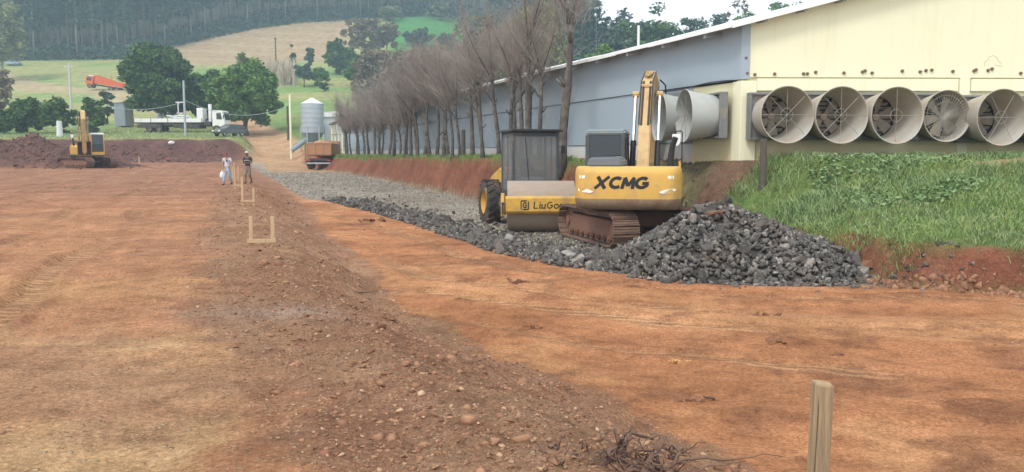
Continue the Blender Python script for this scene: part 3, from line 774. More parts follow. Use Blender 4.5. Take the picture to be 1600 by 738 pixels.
# ------------------------------------------------------------------ tracked excavator (local: y ahead of the cab, z up from the ground)
def stadium(L, H, n=9):
    r = H / 2; p = []
    for k in range(n): a = -math.pi / 2 + math.pi * k / (n - 1); p.append((L / 2 - r + r * math.cos(a), r + r * math.sin(a)))
    for k in range(n): a = math.pi / 2 + math.pi * k / (n - 1); p.append((-L / 2 + r + r * math.cos(a), r + r * math.sin(a)))
    return p
def along_loop(p, step):
    P_ = [np.array(q) for q in p] + [np.array(p[0])]
    seg = [np.linalg.norm(b - a) for a, b in zip(P_[:-1], P_[1:])]; tot = sum(seg); n = int(round(tot / step)); res = []
    for k in range(n):
        d = tot * (k + .5) / n
        for a, b, l in zip(P_[:-1], P_[1:], seg):
            if d <= l: t = (b - a) / l; res.append((a + t * d, math.atan2(t[1], t[0]))); break
            d -= l
    return res
def excavator(label, loc, rz, under, boom_pts, arm_pts, bucket_at, bucket_ang, near=True, tail=2.6, bx=.2):
    t = thing('excavator', label, 'excavator', loc, rz, 'excavators on the building site')
    U = rotz(under)
    # --- undercarriage
    L, H, Wd, ga = 4.35, .92, .72, 1.16
    shoe = None
    for s in (-1, 1):
        mb = MB(); prof = stadium(L - .12, H - .12); inner = stadium(L - .34, H - .34)
        n = len(prof); vs = []; fs = []
        for xw in (-.12, .12):
            for q in prof: vs.append((xw, q[0], q[1] + .06))
            for q in inner: vs.append((xw, q[0], q[1] + .17))
        for k in range(n):
            k2 = (k + 1) % n; a = 0; b = 2 * n
            fs += [(k, k2, b + k2, b + k), (n + k, b + n + k, b + n + k2, n + k2), (k, n + k, n + k2, k2), (b + k, b + k2, b + n + k2, b + n + k)]
        mb.add(vs, fs); mb.xf(None, (s * ga, 0, 0)); mb.xf(U)
        tr = mb.build('track', M['track'], t)
        prof2 = stadium(L - .04, H - .04)
        if near:
            for (q, a) in along_loop(prof2, .192):
                rm = U @ np.array(Matrix.Rotation(a, 3, 'X')); ps = U @ np.array([s * ga, q[0], q[1] + .02])
                if shoe is None:
                    m2 = MB().box((0, 0, 0), (Wd, .172, .028)); m2.box((0, -.055, -.026), (Wd - .02, .022, .03)); m2.box((0, .02, -.024), (Wd - .02, .02, .026)); m2.box((0, .07, -.024), (Wd - .02, .018, .024))
                    shoe = m2.build('track_shoe', M['track'], tr); shoe.matrix_local = Matrix.Translation(Vector([float(z) for z in ps])) @ Matrix(rm.tolist()).to_4x4()
                else: share(shoe, 'track_shoe', rm, ps, tr)
        else:
            m2 = MB()
            for (q, a) in along_loop(prof2, .192):
                i0 = len(m2.v); m2.box((0, 0, 0), (Wd, .165, .04)); m2.xf(U @ np.array(Matrix.Rotation(a, 3, 'X')), U @ np.array([s * ga, q[0], q[1] + .02]), i0)
            tag(m2.build('track_shoes', M['track'], tr), kind='stuff')
        fr = MB(); fr.prism([(-1.75, .22), (1.75, .22), (1.75, .58), (1.35, .68), (-1.35, .68), (-1.75, .58)], s * ga - .17, s * ga + .17)
        fr.xf(U); tf = fr.build('track_frame', M['trackframe'], t, bevel=.02)
        for k in range(8):
            y = -1.45 + k * .415; m2 = MB().cyl((s * ga - .2, y, .2), (s * ga + .2, y, .2), .10, n=14); m2.cyl((s * ga - .235, y, .2), (s * ga + .235, y, .2), .05, n=10); m2.xf(U); m2.build('track_roller', M['trackframe'], tf)
        for y in (-1.72, 1.72):
            m2 = MB().cyl((s * ga - .1, y, .47), (s * ga + .1, y, .47), .31, n=20); m2.cyl((s * ga - .21, y, .47), (s * ga + .21, y, .47), .14, n=16); m2.xf(U); m2.build('sprocket' if y < 0 else 'idler', M['trackframe'], tf, auto=.6)
    cb = MB().box((0, 0, .62), (1.9, 1.3, .42)); cb.xf(U); cb.build('car_body', M['trackframe'], t, bevel=.04)
    MB().cyl((0, 0, .80), (0, 0, 1.02), .62, n=28).build('slew_ring', M['chassis'], t)
    # --- house
    hw = 1.36
    MB().prism([(-hw + .02, -tail + .55), (hw - .02, -tail + .55), (hw - .02, 1.1), (.45, 1.5), (-.25, 1.5), (-.3, 2.05), (-hw + .02, 2.05)], 1.0, 1.16, axis=2).build('deck', M['chassis'], t, bevel=.02)
    def yr(x):     # rear face in plan
        q = abs(x) / hw; return -tail + .10 * q * q + .42 * max(0, (q - .80) / .20) ** 2.2
    nx, vs, fs = 29, [], []
    levels = [(1.00, .30, .93), (.985 + .02, .17, .97), (1.10, .06, .99), (1.215, .0, 1.0), (1.29, .0, 1.0), (1.9, .0, 1.0), (2.02, .03, .995), (2.09, .10, .98), (2.105, .2, .96)]
    xs = np.sin(np.linspace(-math.pi / 2, math.pi / 2, nx)) * hw
    for z, inset, sx in levels:
        for x in xs: vs.append((x * sx, yr(x) + inset, z))
        for x in xs: vs.append((x * sx, -tail + 1.02, z))
    m2 = 2 * nx
    for l in range(len(levels) - 1):
        a, b = l * m2, (l + 1) * m2
        for i in range(nx - 1):
            fs += [(a + i, a + i + 1, b + i + 1, b + i), (a + nx + i, b + nx + i, b + nx + i + 1, a + nx + i + 1)]
        fs += [(a, b, b + nx, a + nx), (a + nx - 1, a + 2 * nx - 1, b + 2 * nx - 1, b + nx - 1)]
    e = (len(levels) - 1) * m2
    for i in range(nx - 1): fs += [(i, nx + i, nx + i + 1, i + 1), (e + i, e + i + 1, e + nx + i + 1, e + nx + i)]
    lo = [f for f in fs if max(vs[q][2] for q in f) <= 1.30]; hi = [f for f in fs if f not in lo]
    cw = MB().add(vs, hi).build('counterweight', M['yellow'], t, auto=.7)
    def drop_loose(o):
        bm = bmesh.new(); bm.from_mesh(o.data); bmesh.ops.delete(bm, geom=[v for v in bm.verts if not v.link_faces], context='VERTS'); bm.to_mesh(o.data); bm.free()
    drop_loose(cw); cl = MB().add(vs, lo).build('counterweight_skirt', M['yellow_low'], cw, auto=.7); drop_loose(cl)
    for s in (-1, 1):                       # engine-side panels
        m2 = MB(); x0, x1 = (-hw, -.42) if s < 0 else (.62, hw)
        m2.prism([(-tail + 1.025, 1.17), (.0 if s < 0 else 1.05, 1.17), (.0 if s < 0 else 1.0, 1.98 if s < 0 else 1.86), (-tail + 1.025, 2.03)], x0 + .02, x1 - .02)
        m2.build('side_panel', M['yellow'], t, bevel=.04, seg=2)
    MB().box((.05, -.55, 1.55), (1.25, 1.9, .75)).build('engine_bay', M['chassis'], t)
    # engine hood, rounded
    pr = [(-1.05, 2.08), (-1.05, 2.26), (-.98, 2.34), (-.26, 2.36), (-.16, 2.30), (-.14, 2.08)]
    MB().prism(pr, -tail + .42, -.55, axis=1).build('engine_hood', M['hood'], t, bevel=.05, seg=3)
    for y in (-tail + .62, -tail + 1.3):
        MB().tube([(-.55, y, 2.365), (-.55, y, 2.40), (-.25, y, 2.40), (-.25, y, 2.365)], .014, 6).build('hood_handle', M['black'], t)
    # cab: posts, roof, panes
    cx0, cx1, cy0, cy1, cz0, cz1 = -1.40, -.30, .10, 1.95, 1.17, 3.12
    cab = MB()
    def post(a, b, r=.05): cab.box(((a[0] + b[0]) / 2, (a[1] + b[1]) / 2, (a[2] + b[2]) / 2), (r * 2, r * 2, abs(a[2] - b[2])))
    for x in (cx0 + .05, cx1 - .05):
        post((x, cy0 + .06, cz0), (x, cy0 + .06, cz1 - .16), .06); post((x, 1.05, cz0), (x, 1.05, cz1 - .16), .035)
        cab.tube([(x, cy1 - .06, cz0), (x, cy1 - .02, 2.1), (x, cy1 - .32, cz1 - .12)], .045, 8)
        cab.box((x, (cy0 + cy1) / 2, 1.45), (.06, cy1 - cy0 - .1, .56))
    cab.box(((cx0 + cx1) / 2, cy0 + .05, 1.62), (cx1 - cx0 - .02, .06, .9)); cab.box(((cx0 + cx1) / 2, cy1 - .08, 1.28), (cx1 - cx0 - .02, .06, .26))
    cabo = cab.build('cab', M['cab' if near else 'yellow'], t, bevel=.015)
    rp = [(cy0 - .02, cz1 - .16), (cy1 - .28, cz1 - .18), (cy1 - .34, cz1 - .05), (1.2, cz1), (.2, cz1 + .0), (cy0 - .02, cz1 - .06)]
    MB().prism(rp, cx0 - .02, cx1 + .02).build('cab_roof', M['roofgrey' if near else 'white'], cabo, bevel=.05, seg=2)
    def pane(vs): MB().add(vs, [(0, 1, 2, 3)]).build('window', M['glass'], cabo)
    pane([(cx0 + .1, cy0 + .03, 2.08), (cx1 - .1, cy0 + .03, 2.08), (cx1 - .1, cy0 + .03, cz1 - .17), (cx0 + .1, cy0 + .03, cz1 - .17)])
    for x in (cx0 + .04, cx1 - .04):
        pane([(x, cy0 + .12, 1.74), (x, 1.02, 1.74), (x, 1.02, cz1 - .17), (x, cy0 + .12, cz1 - .17)]); pane([(x, 1.08, 1.74), (x, cy1 - .1, 1.74), (x, cy1 - .36, cz1 - .17), (x, 1.08, cz1 - .17)])
    pane([(cx0 + .1, cy1 - .06, 1.42), (cx1 - .1, cy1 - .06, 1.42), (cx1 - .1, cy1 - .04, 2.1), (cx0 + .1, cy1 - .04, 2.1)])
    pane([(cx0 + .1, cy1 - .035, 2.11), (cx1 - .1, cy1 - .035, 2.11), (cx1 - .1, cy1 - .33, cz1 - .17), (cx0 + .1, cy1 - .33, cz1 - .17)])
    seat = MB().box((-.85, .75, 1.62), (.5, .5, .14)); seat.box((-.85, .5, 1.98), (.48, .12, .7)); seat.build('seat', M['black'], cabo, bevel=.04)
    # --- boom, arm, bucket in the machine's own plane
    def limb(name, pts, w0, depth, mat):
        """box-section beam along (y, z) points with its own depth at each point"""
        up, dn = [], []
        for i, p in enumerate(pts):
            a = np.array(pts[max(0, i - 1)]); b = np.array(pts[min(len(pts) - 1, i + 1)]); tt = (b - a) / np.linalg.norm(b - a); nn = np.array([-tt[1], tt[0]])
            up.append(tuple(np.array(p) + nn * depth[i] / 2)); dn.append(tuple(np.array(p) - nn * depth[i] / 2))
        m2 = MB().prism(dn + up[::-1], bx - w0 / 2, bx + w0 / 2)
        for s in (-1, 1):      # flange edges
            pass
        return m2.build(name, M[mat], t, bevel=.03, seg=2)
    def ram(name, a, b, x, r=.065, f=.52):
        a, b = np.array(a), np.array(b); m_ = a + (b - a) * f
        MB().cyl((x, *a), (x, *m_), r, n=12).build(name, M['black' if near and name == 'boom_cylinder' else 'boom'], t, auto=.6)
        MB().cyl((x, *m_), (x, *b), r * .62, n=12).build('cylinder_rod', M['chrome'], t, auto=.6)
        MB().cyl((x - r * 1.1, *b), (x + r * 1.1, *b), r * 1.15, n=10).build('pin', M['boom'], t, auto=.6)
    bm_ = limb('boom', boom_pts, .35, [.36, .62, .66, .58, .42][:len(boom_pts)], 'boom')
    mid = np.array(boom_pts[2]); foot = np.array(boom_pts[0])
    for s in (-1, 1):
        ram('boom_cylinder', (foot[0] + .45, foot[1] - .35), tuple(mid + np.array([.12, -.12])), bx + s * .36, .085, .50)
        hz_ = [tuple(np.array(p) + np.array([-.25, .22])) for p in boom_pts[1:-1]]
        MB().tube([(bx + s * .10, *q) for q in hz_], .028, 6).build('hose', M['black'], bm_)
        MB().tube([(bx + s * .17, *(np.array(q) + np.array([-.02, .02]))) for q in hz_], .02, 6).build('hose', M['black'], bm_)
    MB().box((bx, *(mid + np.array([-.30, .10]))), (.36, .14, .10)).build('bracket', M['boom'], bm_, bevel=.02)
    limb('arm', arm_pts, .34, [.30, .62, .40, .26], 'boom')
    tip = np.array(boom_pts[-1])
    ram('arm_cylinder', tuple(np.array(boom_pts[-3]) + np.array([.05, .5])), tuple(np.array(arm_pts[0])), bx, .085, .6)
    MB().tube([(bx + .24, *(tip + np.array([-.9, .5]))), (bx + .40, *(tip + np.array([-.5, .35]))), (bx + .42, *(tip + np.array([-.2, -.3]))), (bx + .3, *(tip + np.array([.1, -.7])))], .025, 6).build('hose', M['black'], bm_)
    ae = np.array(arm_pts[-1]); ca, sa = math.cos(bucket_ang), math.sin(bucket_ang)
    def bk(q): return (bucket_at[0] + q[0] * ca - q[1] * sa, bucket_at[1] + q[0] * sa + q[1] * ca)
    out_ = [(-.15, .1), (.25, .18), (.62, -.10), (.78, -.55), (.62, -.95), (.20, -1.12), (-.35, -1.1)]
    inn = [(-.35, -1.06), (.18, -1.07), (.57, -.92), (.72, -.55), (.57, -.13), (.23, .12), (-.11, .05)]
    m2 = MB().prism([bk(q) for q in out_ + inn], bx - .52, bx + .52)
    for s in (-1, 1): m2.prism([bk(q) for q in out_], bx + s * .52 - .025, bx + s * .52 + .025)
    bko = m2.build('bucket', M['track'], t)
    for k in range(5):
        x = bx - .44 + k * .22; MB().prism([bk((-.33, -1.12)), bk((-.33, -1.04)), bk((-.56, -1.075))], x - .045, x + .045).build('bucket_tooth', M['steel'], bko)
    ram('bucket_cylinder', tuple(np.array(arm_pts[1]) + np.array([.35, .1])), tuple((ae + np.array(bk((.2, .15)))) / 2 + np.array([.12, .1])), bx, .06, .6)
    # --- fittings at the rear
    ex = MB().tube([(1.02, -.95, 2.0), (1.04, -.95, 2.35), (1.08, -.98, 2.62), (1.16, -1.04, 2.86)], [.085, .085, .075, .075], 12); ex.build('exhaust_pipe', M['black'], t, auto=.7)
    mir = MB().tube([(1.30, .2, 1.86), (1.30, .2, 3.02), (1.28, .2, 3.06), (1.02, .2, 3.06), (1.0, .2, 3.0)], .02, 6); mo = mir.build('mirror_bracket', M['black'], t)
    MB().prism([(1.02, 2.98), (1.27, 2.98), (1.25, 2.72), (1.17, 2.64), (1.10, 2.64), (1.03, 2.74)], .215, .25, axis=1).build('mirror', M['white'], mo, bevel=.01)
    m2 = MB()
    for y0, y1 in ((-.3, .95),): m2.tube([(1.25, y0, 1.92), (1.25, y0, 2.22), (1.25, y1, 2.22), (1.25, y1, 1.86)], .02, 6)
    m2.build('handrail', M['yellow'], t)
    return t, cw, yr, drop_loose

EX_X, EX_Y = 3.45, 23.53
EX_Z = -.77
nboom = [(.35, 1.72), (1.15, 3.05), (2.05, 4.35), (3.6, 4.78), (5.3, 4.35)]
narm = [(4.9, 4.95), (5.35, 4.3), (5.75, 2.9), (6.0, 1.75)]
ex1, cw, yr, drop_loose = excavator('yellow tracked excavator seen from behind beside the heap of dark rock, lettered counterweight', (EX_X, EX_Y, EX_Z), R(-13), R(29), nboom, narm, (6.05, 1.6), R(20))
# lettering and lamps on the counterweight
def strokes(name, lines, th, mapf, mat, parent):
    """flat block letters: thick polylines, each a hair proud of the last"""
    mb = MB()
    for k, pl in enumerate(lines):
        pl = [np.array(p, float) for p in pl]; L_, R_ = [], []
        for i, p in enumerate(pl):
            t0 = pl[i] - pl[i - 1] if i else pl[1] - pl[0]; t1 = pl[i + 1] - pl[i] if i < len(pl) - 1 else t0
            t0 = t0 / np.linalg.norm(t0); t1 = t1 / np.linalg.norm(t1); n0 = np.array([-t0[1], t0[0]]); n1 = np.array([-t1[1], t1[0]])
            m = n0 + n1; m = m / max(.6, np.dot(m, n0)); L_.append(p + m * th / 2); R_.append(p - m * th / 2)
        d = .004 + .0007 * (k % 6)
        for i in range(len(pl) - 1):
            q = [L_[i], L_[i + 1], R_[i + 1], R_[i]]
            mb.add([mapf(*z, d) for z in q] + [mapf(*z, 0) for z in q], [(0, 1, 2, 3), (0, 4, 5, 1), (1, 5, 6, 2), (2, 6, 7, 3), (3, 7, 4, 0)])
    return mb.build(name, mat, parent)
def arc(cx, cy, rx, ry, a0, a1, n=12): return [(cx + rx * math.cos(R(a)), cy + ry * math.sin(R(a))) for a in np.linspace(a0, a1, n)]
LET = [[(0, -.5), (.95, .5)], [(.06, .5), (.80, -.5)],
       arc(1.58, 0, .43, .39, 46, 314), [(2.10, -.5), (2.17, .42)], [(2.15, .44), (2.51, -.26)], [(2.51, -.26), (2.87, .44)], [(2.83, .42), (2.90, -.5)],
       arc(3.54, 0, .44, .39, 46, 350), [(3.54, -.04), (4.03, -.04)]]
def cwmap(x, z, d):
    X = -.76 + x * .332 + (z * .07); return (X, yr(X) - d, 1.70 + z * .31)
strokes('lettering', LET, .27, cwmap, M['black'], cw)
def on_cw(pts, off=.016):
    vs = []; n = len(pts)
    for x, z in pts: vs.append((x, yr(x) - off, z))
    for x, z in pts: vs.append((x, yr(x) + .02, z))
    return MB().add(vs, [tuple(range(n)), tuple(range(n, 2 * n))[::-1]] + [(i, (i + 1) % n, n + (i + 1) % n, n + i) for i in range(n)])
for s in (-1, 1):
    q = [(s * .82, 1.47), (s * .98, 1.53), (s * 1.12, 1.55), (s * 1.24, 1.55), (s * 1.22, 1.49), (s * 1.08, 1.45), (s * .9, 1.43)]
    on_cw(q).build('marker_lamp', M['reflect'], cw)
    q = [(s * 1.04, 1.80), (s * 1.19, 1.80), (s * 1.19, 1.88), (s * 1.04, 1.88)]
    on_cw(q).build('reflector', M['reflect'], cw)
on_cw([(-1.3, 1.285), (1.3, 1.285), (1.3, 1.302), (-1.3, 1.302)], .003).build('seam', M['yellow_low'], cw)

fboom = [(.35, 1.72), (1.3, 3.1), (2.5, 4.5), (3.7, 4.7), (4.9, 4.25)]
farm = [(4.6, 4.75), (4.95, 4.15), (4.6, 2.6), (4.2, 1.35)]
fx_, fy_ = P(137, 262, 76)[0], 76.0
ex2, cw2, _, _ = excavator('small looking yellow excavator facing the camera at the far left edge of the pad', (fx_, fy_, gz(fx_, fy_) + .02), R(180 + 28), R(34), fboom, farm, (4.1, 1.15), R(190), near=False, bx=.25)

# ------------------------------------------------------------------ soil compactor (local: y towards its drum)
def wheel(name, c, r, wd, parent, rim_mat, ax='x', lugs=0, rim_r=.55):
    c = np.array(c, float)
    prof = [(r * rim_r, -wd / 2), (r * .86, -wd / 2), (r * .97, -wd * .42), (r, -wd * .3), (r, wd * .3), (r * .97, wd * .42), (r * .86, wd / 2), (r * rim_r, wd / 2)]
    mb = MB().lathe(prof, c, ax, 28, close=True)
    if lugs:
        for k in range(lugs):
            for s in (-1, 1):
                a = 2 * math.pi * (k + (.25 if s > 0 else -.25)) / lugs
                rm = np.array(Matrix.Rotation(a, 3, 'X')) @ np.array(Matrix.Rotation(s * .5, 3, 'Z'))
                i0 = len(mb.v); mb.box((0, 0, 0), (wd * .5, .07, .06), rm); p = np.array([s * wd * .25, -math.sin(a) * r * 1.0, math.cos(a) * r * 1.0]); mb.xf(None, c + p, i0)
    t = mb.build('tyre' if name != 'tyre' else name, M['rubber'], parent, auto=.6)
    h = MB().lathe([(.0, -wd * .18), (r * .2, -wd * .2), (r * .26, -wd * .08), (r * rim_r * .9, -wd * .05), (r * rim_r, -wd * .46), (r * rim_r * 1.03, -wd * .46), (r * rim_r * 1.03, wd * .46), (r * rim_r, wd * .46), (r * rim_r * .9, wd * .05), (r * .26, wd * .08), (r * .2, wd * .2), (0, wd * .18)], c, ax, 24)
    h.build('rim', rim_mat, t, auto=.6); return t
ro = (.60, 28.7, gz(.6, 28.4) - .02)
roller = thing('road_roller', 'yellow single drum road roller with dark glazed cab, left of the big excavator', 'road roller', ro, R(196))
DA = R(-15); AJ = np.array([0, 1.0, 0])
def fr(mb): return mb.xf(rotz(DA), AJ)       # front frame, turned at the joint
DY, DR, DW = 1.35, .82, 2.10
dm = MB().lathe([(0.0, -DW / 2 + .10), (DR * .80, -DW / 2 + .10), (DR * .84, -DW / 2), (DR, -DW / 2), (DR, DW / 2), (DR * .84, DW / 2), (DR * .8, DW / 2 - .1), (0, DW / 2 - .1)], (0, DY, DR), 'x', 48)
fr(dm).build('drum', M['drum'], roller, auto=.6)
fb = MB().prism([(DY + .98, .66), (DY + 1.06, .74), (DY + 1.06, 1.14), (DY + 1.0, 1.2), (DY + .86, 1.2), (DY + .86, .66)], -1.12, 1.12)
front_beam = fr(fb).build('front_beam', M['roller_yellow'], roller, bevel=.015)
for s in (-1, 1):
    m2 = MB().prism([(DY - 1.15, .55), (DY - .2, .5), (DY + .4, .5), (DY + 1.02, .58), (DY + 1.14, .9), (DY + 1.02, 1.30), (DY + .5, 1.22), (DY - .3, 1.05), (DY - 1.15, 1.1)], s * 1.20 - .055, s * 1.20 + .055)
    sp = fr(m2).build('side_plate', M['roller_yellow'], roller, bevel=.02)
    m2 = MB().cyl((s * 1.10, DY, DR), (s * 1.30, DY, DR), .26, n=18); m2.cyl((s * 1.2, DY, DR), (s * 1.33, DY, DR), .12, n=12); fr(m2).build('drum_hub', M['chassis'], sp, auto=.6)
    m2 = MB().cyl((s * 1.20, DY + 1.06, .98), (s * 1.20, DY + 1.16, .98), .05, n=10); m2.box((s * 1.21, DY + 1.10, .80), (.05, .12, .28)); fr(m2).build('tie_hook', M['chassis'], sp)
m2 = MB().box((0, DY - 1.02, .85), (2.2, .3, .5)); m2.box((0, DY - .93, 1.28), (1.0, .1, .3)); fr(m2).build('rear_beam', M['roller_yellow'], roller, bevel=.02)
def fbmap(x, z, d):
    p = rotz(DA) @ np.array([-x, DY + 1.06 + d, .93 + z]) + AJ; return p
def lbmap(k0, th, sc_, slant=.05): return lambda x, z, d: fbmap(k0 + x * sc_ + z * slant, z * .26, d)
# maker's name on the front beam, emblem first
LG = [[(0, .5), (0, -.5)], [(0, -.42), (.5, -.42)], [(.78, .18), (.78, -.5)], [(.78, .34), (.78, .5)], [(1.06, .18), (1.06, -.4), (1.44, -.4)], [(1.48, .18), (1.48, -.5)],
      arc(2.14, 0, .36, .42, 50, 350, 10), [(2.14, -.02), (2.52, -.02)], arc(3.02, -.16, .28, .28, 0, 360, 12), [(3.5, .12), (3.5, -.5)], [(3.5, .08), (3.96, .08), (3.96, -.5)], arc(4.52, -.12, .26, .28, 0, 360, 12), [(4.80, .16), (4.80, -.62), (4.4, -.72)]]
strokes('lettering', LG, .16, lambda x, z, d: fbmap(-.24 + x * .225 + z * .02, z * .22, d), M['black'], front_beam)
strokes('emblem', [[(0, .5), (0, -.5)], [(0, .5), (.75, .5)], [(.2, -.5), (.95, -.5)], [(.95, .45), (.95, -.5)], arc(.5, 0, .26, .28, 40, 320, 9), [(.5, -.02), (.78, -.02)]], .15, lambda x, z, d: fbmap(-.64 + x * .235, z * .26, d), M['black'], front_beam)
m2 = MB().tube([AJ + (0, -.4, .75), AJ + (0, .4, .75)], .2, 12); m2.box(AJ + np.array([0, -.2, .75]), (.7, .3, .5)); m2.build('articulation_joint', M['chassis'], roller)
# tractor part
m2 = MB().box((0, -.9, .72), (1.15, 3.2, .34)); m2.build('rear_frame', M['chassis'], roller, bevel=.02)
hd = MB().prism([(-.75, .95), (-.75, 1.95), (-1.1, 2.02), (-2.2, 1.74), (-2.75, 1.42), (-2.8, .8)], -.78, .78)
hd.build('engine_hood', M['roller_yellow'], roller, bevel=.06, seg=2)
cabr = MB(); w2, y0, y1, z0, z1 = .82, -.68, .72, 1.02, 3.22
for x in (-w2 + .045, w2 - .045):
    cabr.box((x, y1 - .045, (z0 + z1) / 2), (.09, .09, z1 - z0)); cabr.box((x, y0 + .045, (z0 + z1) / 2), (.09, .09, z1 - z0))
    cabr.box((x, (y0 + y1) / 2, z0 + .12), (.07, y1 - y0 - .18, .24)); cabr.box((x, .05, (z0 + z1) / 2 + .1), (.05, .05, z1 - z0 - .3))
cabr.box((0, y1 - .04, z0 + .07), (2 * w2 - .18, .07, .14)); cabr.box((0, y0 + .04, z0 + .35), (2 * w2 - .18, .07, .7))
cabr.box((0, y1 - .05, z1 - .08), (2 * w2 - .18, .07, .14)); cabr.box((0, y0 + .05, z1 - .08), (2 * w2 - .18, .07, .14))
cr = cabr.build('cab', M['cab'], roller, bevel=.012)
MB().prism([(-w2 - .09, z1), (w2 + .09, z1), (w2 + .06, z1 + .09), (-w2 - .06, z1 + .09)], y0 - .12, y1 + .14, axis=1).build('cab_roof', M['black'], cr, bevel=.02)
def qpane(v): MB().add(v, [(0, 1, 2, 3)]).build('window', M['pane'], cr)
qpane([(-w2 + .09, y1 - .03, z0 + .14), (w2 - .09, y1 - .03, z0 + .14), (w2 - .09, y1 - .03, z1 - .15), (-w2 + .09, y1 - .03, z1 - .15)])
qpane([(-w2 + .09, y0 + .03, z0 + .7), (w2 - .09, y0 + .03, z0 + .7), (w2 - .09, y0 + .03, z1 - .15), (-w2 + .09, y0 + .03, z1 - .15)])
for x in (-w2 + .03, w2 - .03): qpane([(x, y0 + .09, z0 + .24), (x, y1 - .09, z0 + .24), (x, y1 - .09, z1 - .05), (x, y0 + .09, z1 - .05)])
m2 = MB().box((.0, -.12, z0 + .42), (.52, .5, .14)); m2.box((0, -.36, z0 + .80), (.50, .12, .66)); m2.box((0, -.38, z0 + 1.2), (.28, .1, .18)); m2.build('seat', M['cab'], cr, bevel=.04)
MB().box((0, .34, z0 + .52), (.72, .26, .34)).build('dashboard', M['hood'], cr, bevel=.03)
MB().tube([(.0 + .17 * math.cos(q), .16 + .05 * math.sin(q), z0 + .80 + .15 * math.sin(q)) for q in np.linspace(0, 2 * math.pi, 17)], .016, 6).build('steering_wheel', M['black'], cr)
MB().tube([(.36, y1 - .02, z1 - .2), (.22, y1 - .015, z0 + .35)], .012, 5).build('wiper', M['black'], cr)
MB().tube([(-.95, y1 - .1, z0 + .3), (-.97, y1 - .05, z1 - .4)], .014, 5).build('mirror_bracket', M['black'], cr)
MB().prism([(-1.06, z1 - .72), (-.92, z1 - .72), (-.92, z1 - .45), (-1.06, z1 - .45)], y1 - .08, y1 - .05, axis=1).build('mirror', M['black'], cr, bevel=.008)
for s in (-1, 1):
    wheel('tyre', (s * 1.06, -1.25, .78), .78, .56, roller, M['roller_yellow'], lugs=18, rim_r=.52)
    MB().box((s * .95, .35, .85), (.30, .6, .06)).build('step', M['roller_yellow'], roller)
MB().tube([(1.32, -.75, .55), (1.34, -.78, 1.25), (1.34, -.85, 1.28)], .02, 6).build('handrail', M['roller_yellow'], roller)
MB().cyl((.45, -1.3, 1.9), (.45, -1.3, 2.25), .05, n=10).build('exhaust_pipe', M['chassis'], roller)

# ------------------------------------------------------------------ lorries and the car beyond the pad
# lorry with crane (local: +x ahead)
p0 = P(216, 207, 118); p1 = P(357, 207, 118); tx = (p0[0] + p1[0]) / 2; TL = p1[0] - p0[0]
flat = thing('flatbed_lorry', 'white long flatbed lorry with loading crane parked on the grass under the dark trees', 'lorry', (tx, 118, gz(tx, 118)), R(-1))
h = TL / 2
MB().box((-.2, 0, .95), (TL - 1.2, .9, .28)).build('chassis', M['chassis'], flat, bevel=.02)
bx0, bx1 = -h, h - 3.2
MB().box(((bx0 + bx1) / 2, 0, 1.28), (bx1 - bx0, 2.5, .14)).build('bed', M['chassis'], flat)
nb = 4
for s in (-1, 1):
    for k in range(nb):
        a0 = bx0 + (bx1 - bx0) * k / nb + .04; a1 = bx0 + (bx1 - bx0) * (k + 1) / nb - .04
        MB().box(((a0 + a1) / 2, s * 1.25, 1.62), (a1 - a0, .05, .52)).build('side_board', M['white'], flat, bevel=.01)
    for k in range(nb + 1):
        MB().box((bx0 + (bx1 - bx0) * k / nb, s * 1.25, 1.60), (.07, .09, .62)).build('stake_post', M['chassis'], flat)
    MB().box((-h + 2.0, s * 1.2, .85), (3.2, .04, .5)).build('under_guard', M['chassis'], flat); MB().box((1.0, s * 1.2, .8), (3.6, .04, .5)).build('under_guard', M['chassis'], flat)
MB().box((bx0, 0, 1.62), (.05, 2.48, .52)).build('tailboard', M['white'], flat, bevel=.01)
MB().box((bx1 - .45, 0, 2.35), (.85, 1.6, 2.0)).build('crane_cabinet', M['white'], flat, bevel=.05)
MB().box((bx1 + .75, 0, 2.45), (.36, .5, 2.9)).build('crane_column', M['white'], flat, bevel=.04)
m2 = MB().tube([(bx1 + .75, 0, 2.1), (bx1 + .2, .2, 1.75), (bx1 - .2, .3, 1.72)], .14, 8); m2.box((bx1 + .75, 0, 1.2), (.8, 2.4, .5)); m2.tube([(bx1 + 1.3, -.7, .6), (bx1 + 1.3, -.7, 2.0)], .08, 8); m2.build('crane_base', M['chassis'], flat)
for x in (-h + 2.1, -h + 3.4, h - 1.2):
    for s in (-1, 1):
        o = wheel('tyre', (0, 0, 0), .5, .32, flat, M['steel']); o.matrix_local = Matrix.Translation((x, s * 1.05, .5)) @ Matrix.Rotation(R(90), 4, 'Z')
c = MB().prism([(h - 1.75, .75), (h - .28, .75), (h - .02, .95), (h, 1.6), (h - .25, 2.85), (h - .5, 3.0), (h - 1.75, 3.0)], -1.2, 1.2, axis=1)
cbn = c.build('cab', M['white'], flat, bevel=.06, seg=2)
for s in (-1, 1):
    MB().prism([(h - 1.15, 1.75), (h - .35, 1.75), (h - .55, 2.62), (h - 1.15, 2.62)], s * 1.205 - .012, s * 1.205 + .012, axis=1).build('window', M['glass'], cbn)
MB().add([(h + .01, -1.0, 1.7), (h + .01, 1.0, 1.7), (h - .21, 1.0, 2.75), (h - .21, -1.0, 2.75)], [(0, 1, 2, 3)]).build('windscreen', M['glass'], cbn)
MB().box((h + .02, 0, .75), (.14, 2.3, .4)).build('bumper', M['chassis'], cbn, bevel=.04)
for s in (-1, 1):
    MB().box((h + .03, s * .85, 1.12), (.06, .34, .18)).build('headlight', M['reflect'], cbn)
    MB().box((h - .1, s * 1.42, 2.1), (.06, .2, .5)).build('mirror', M['black'], cbn)
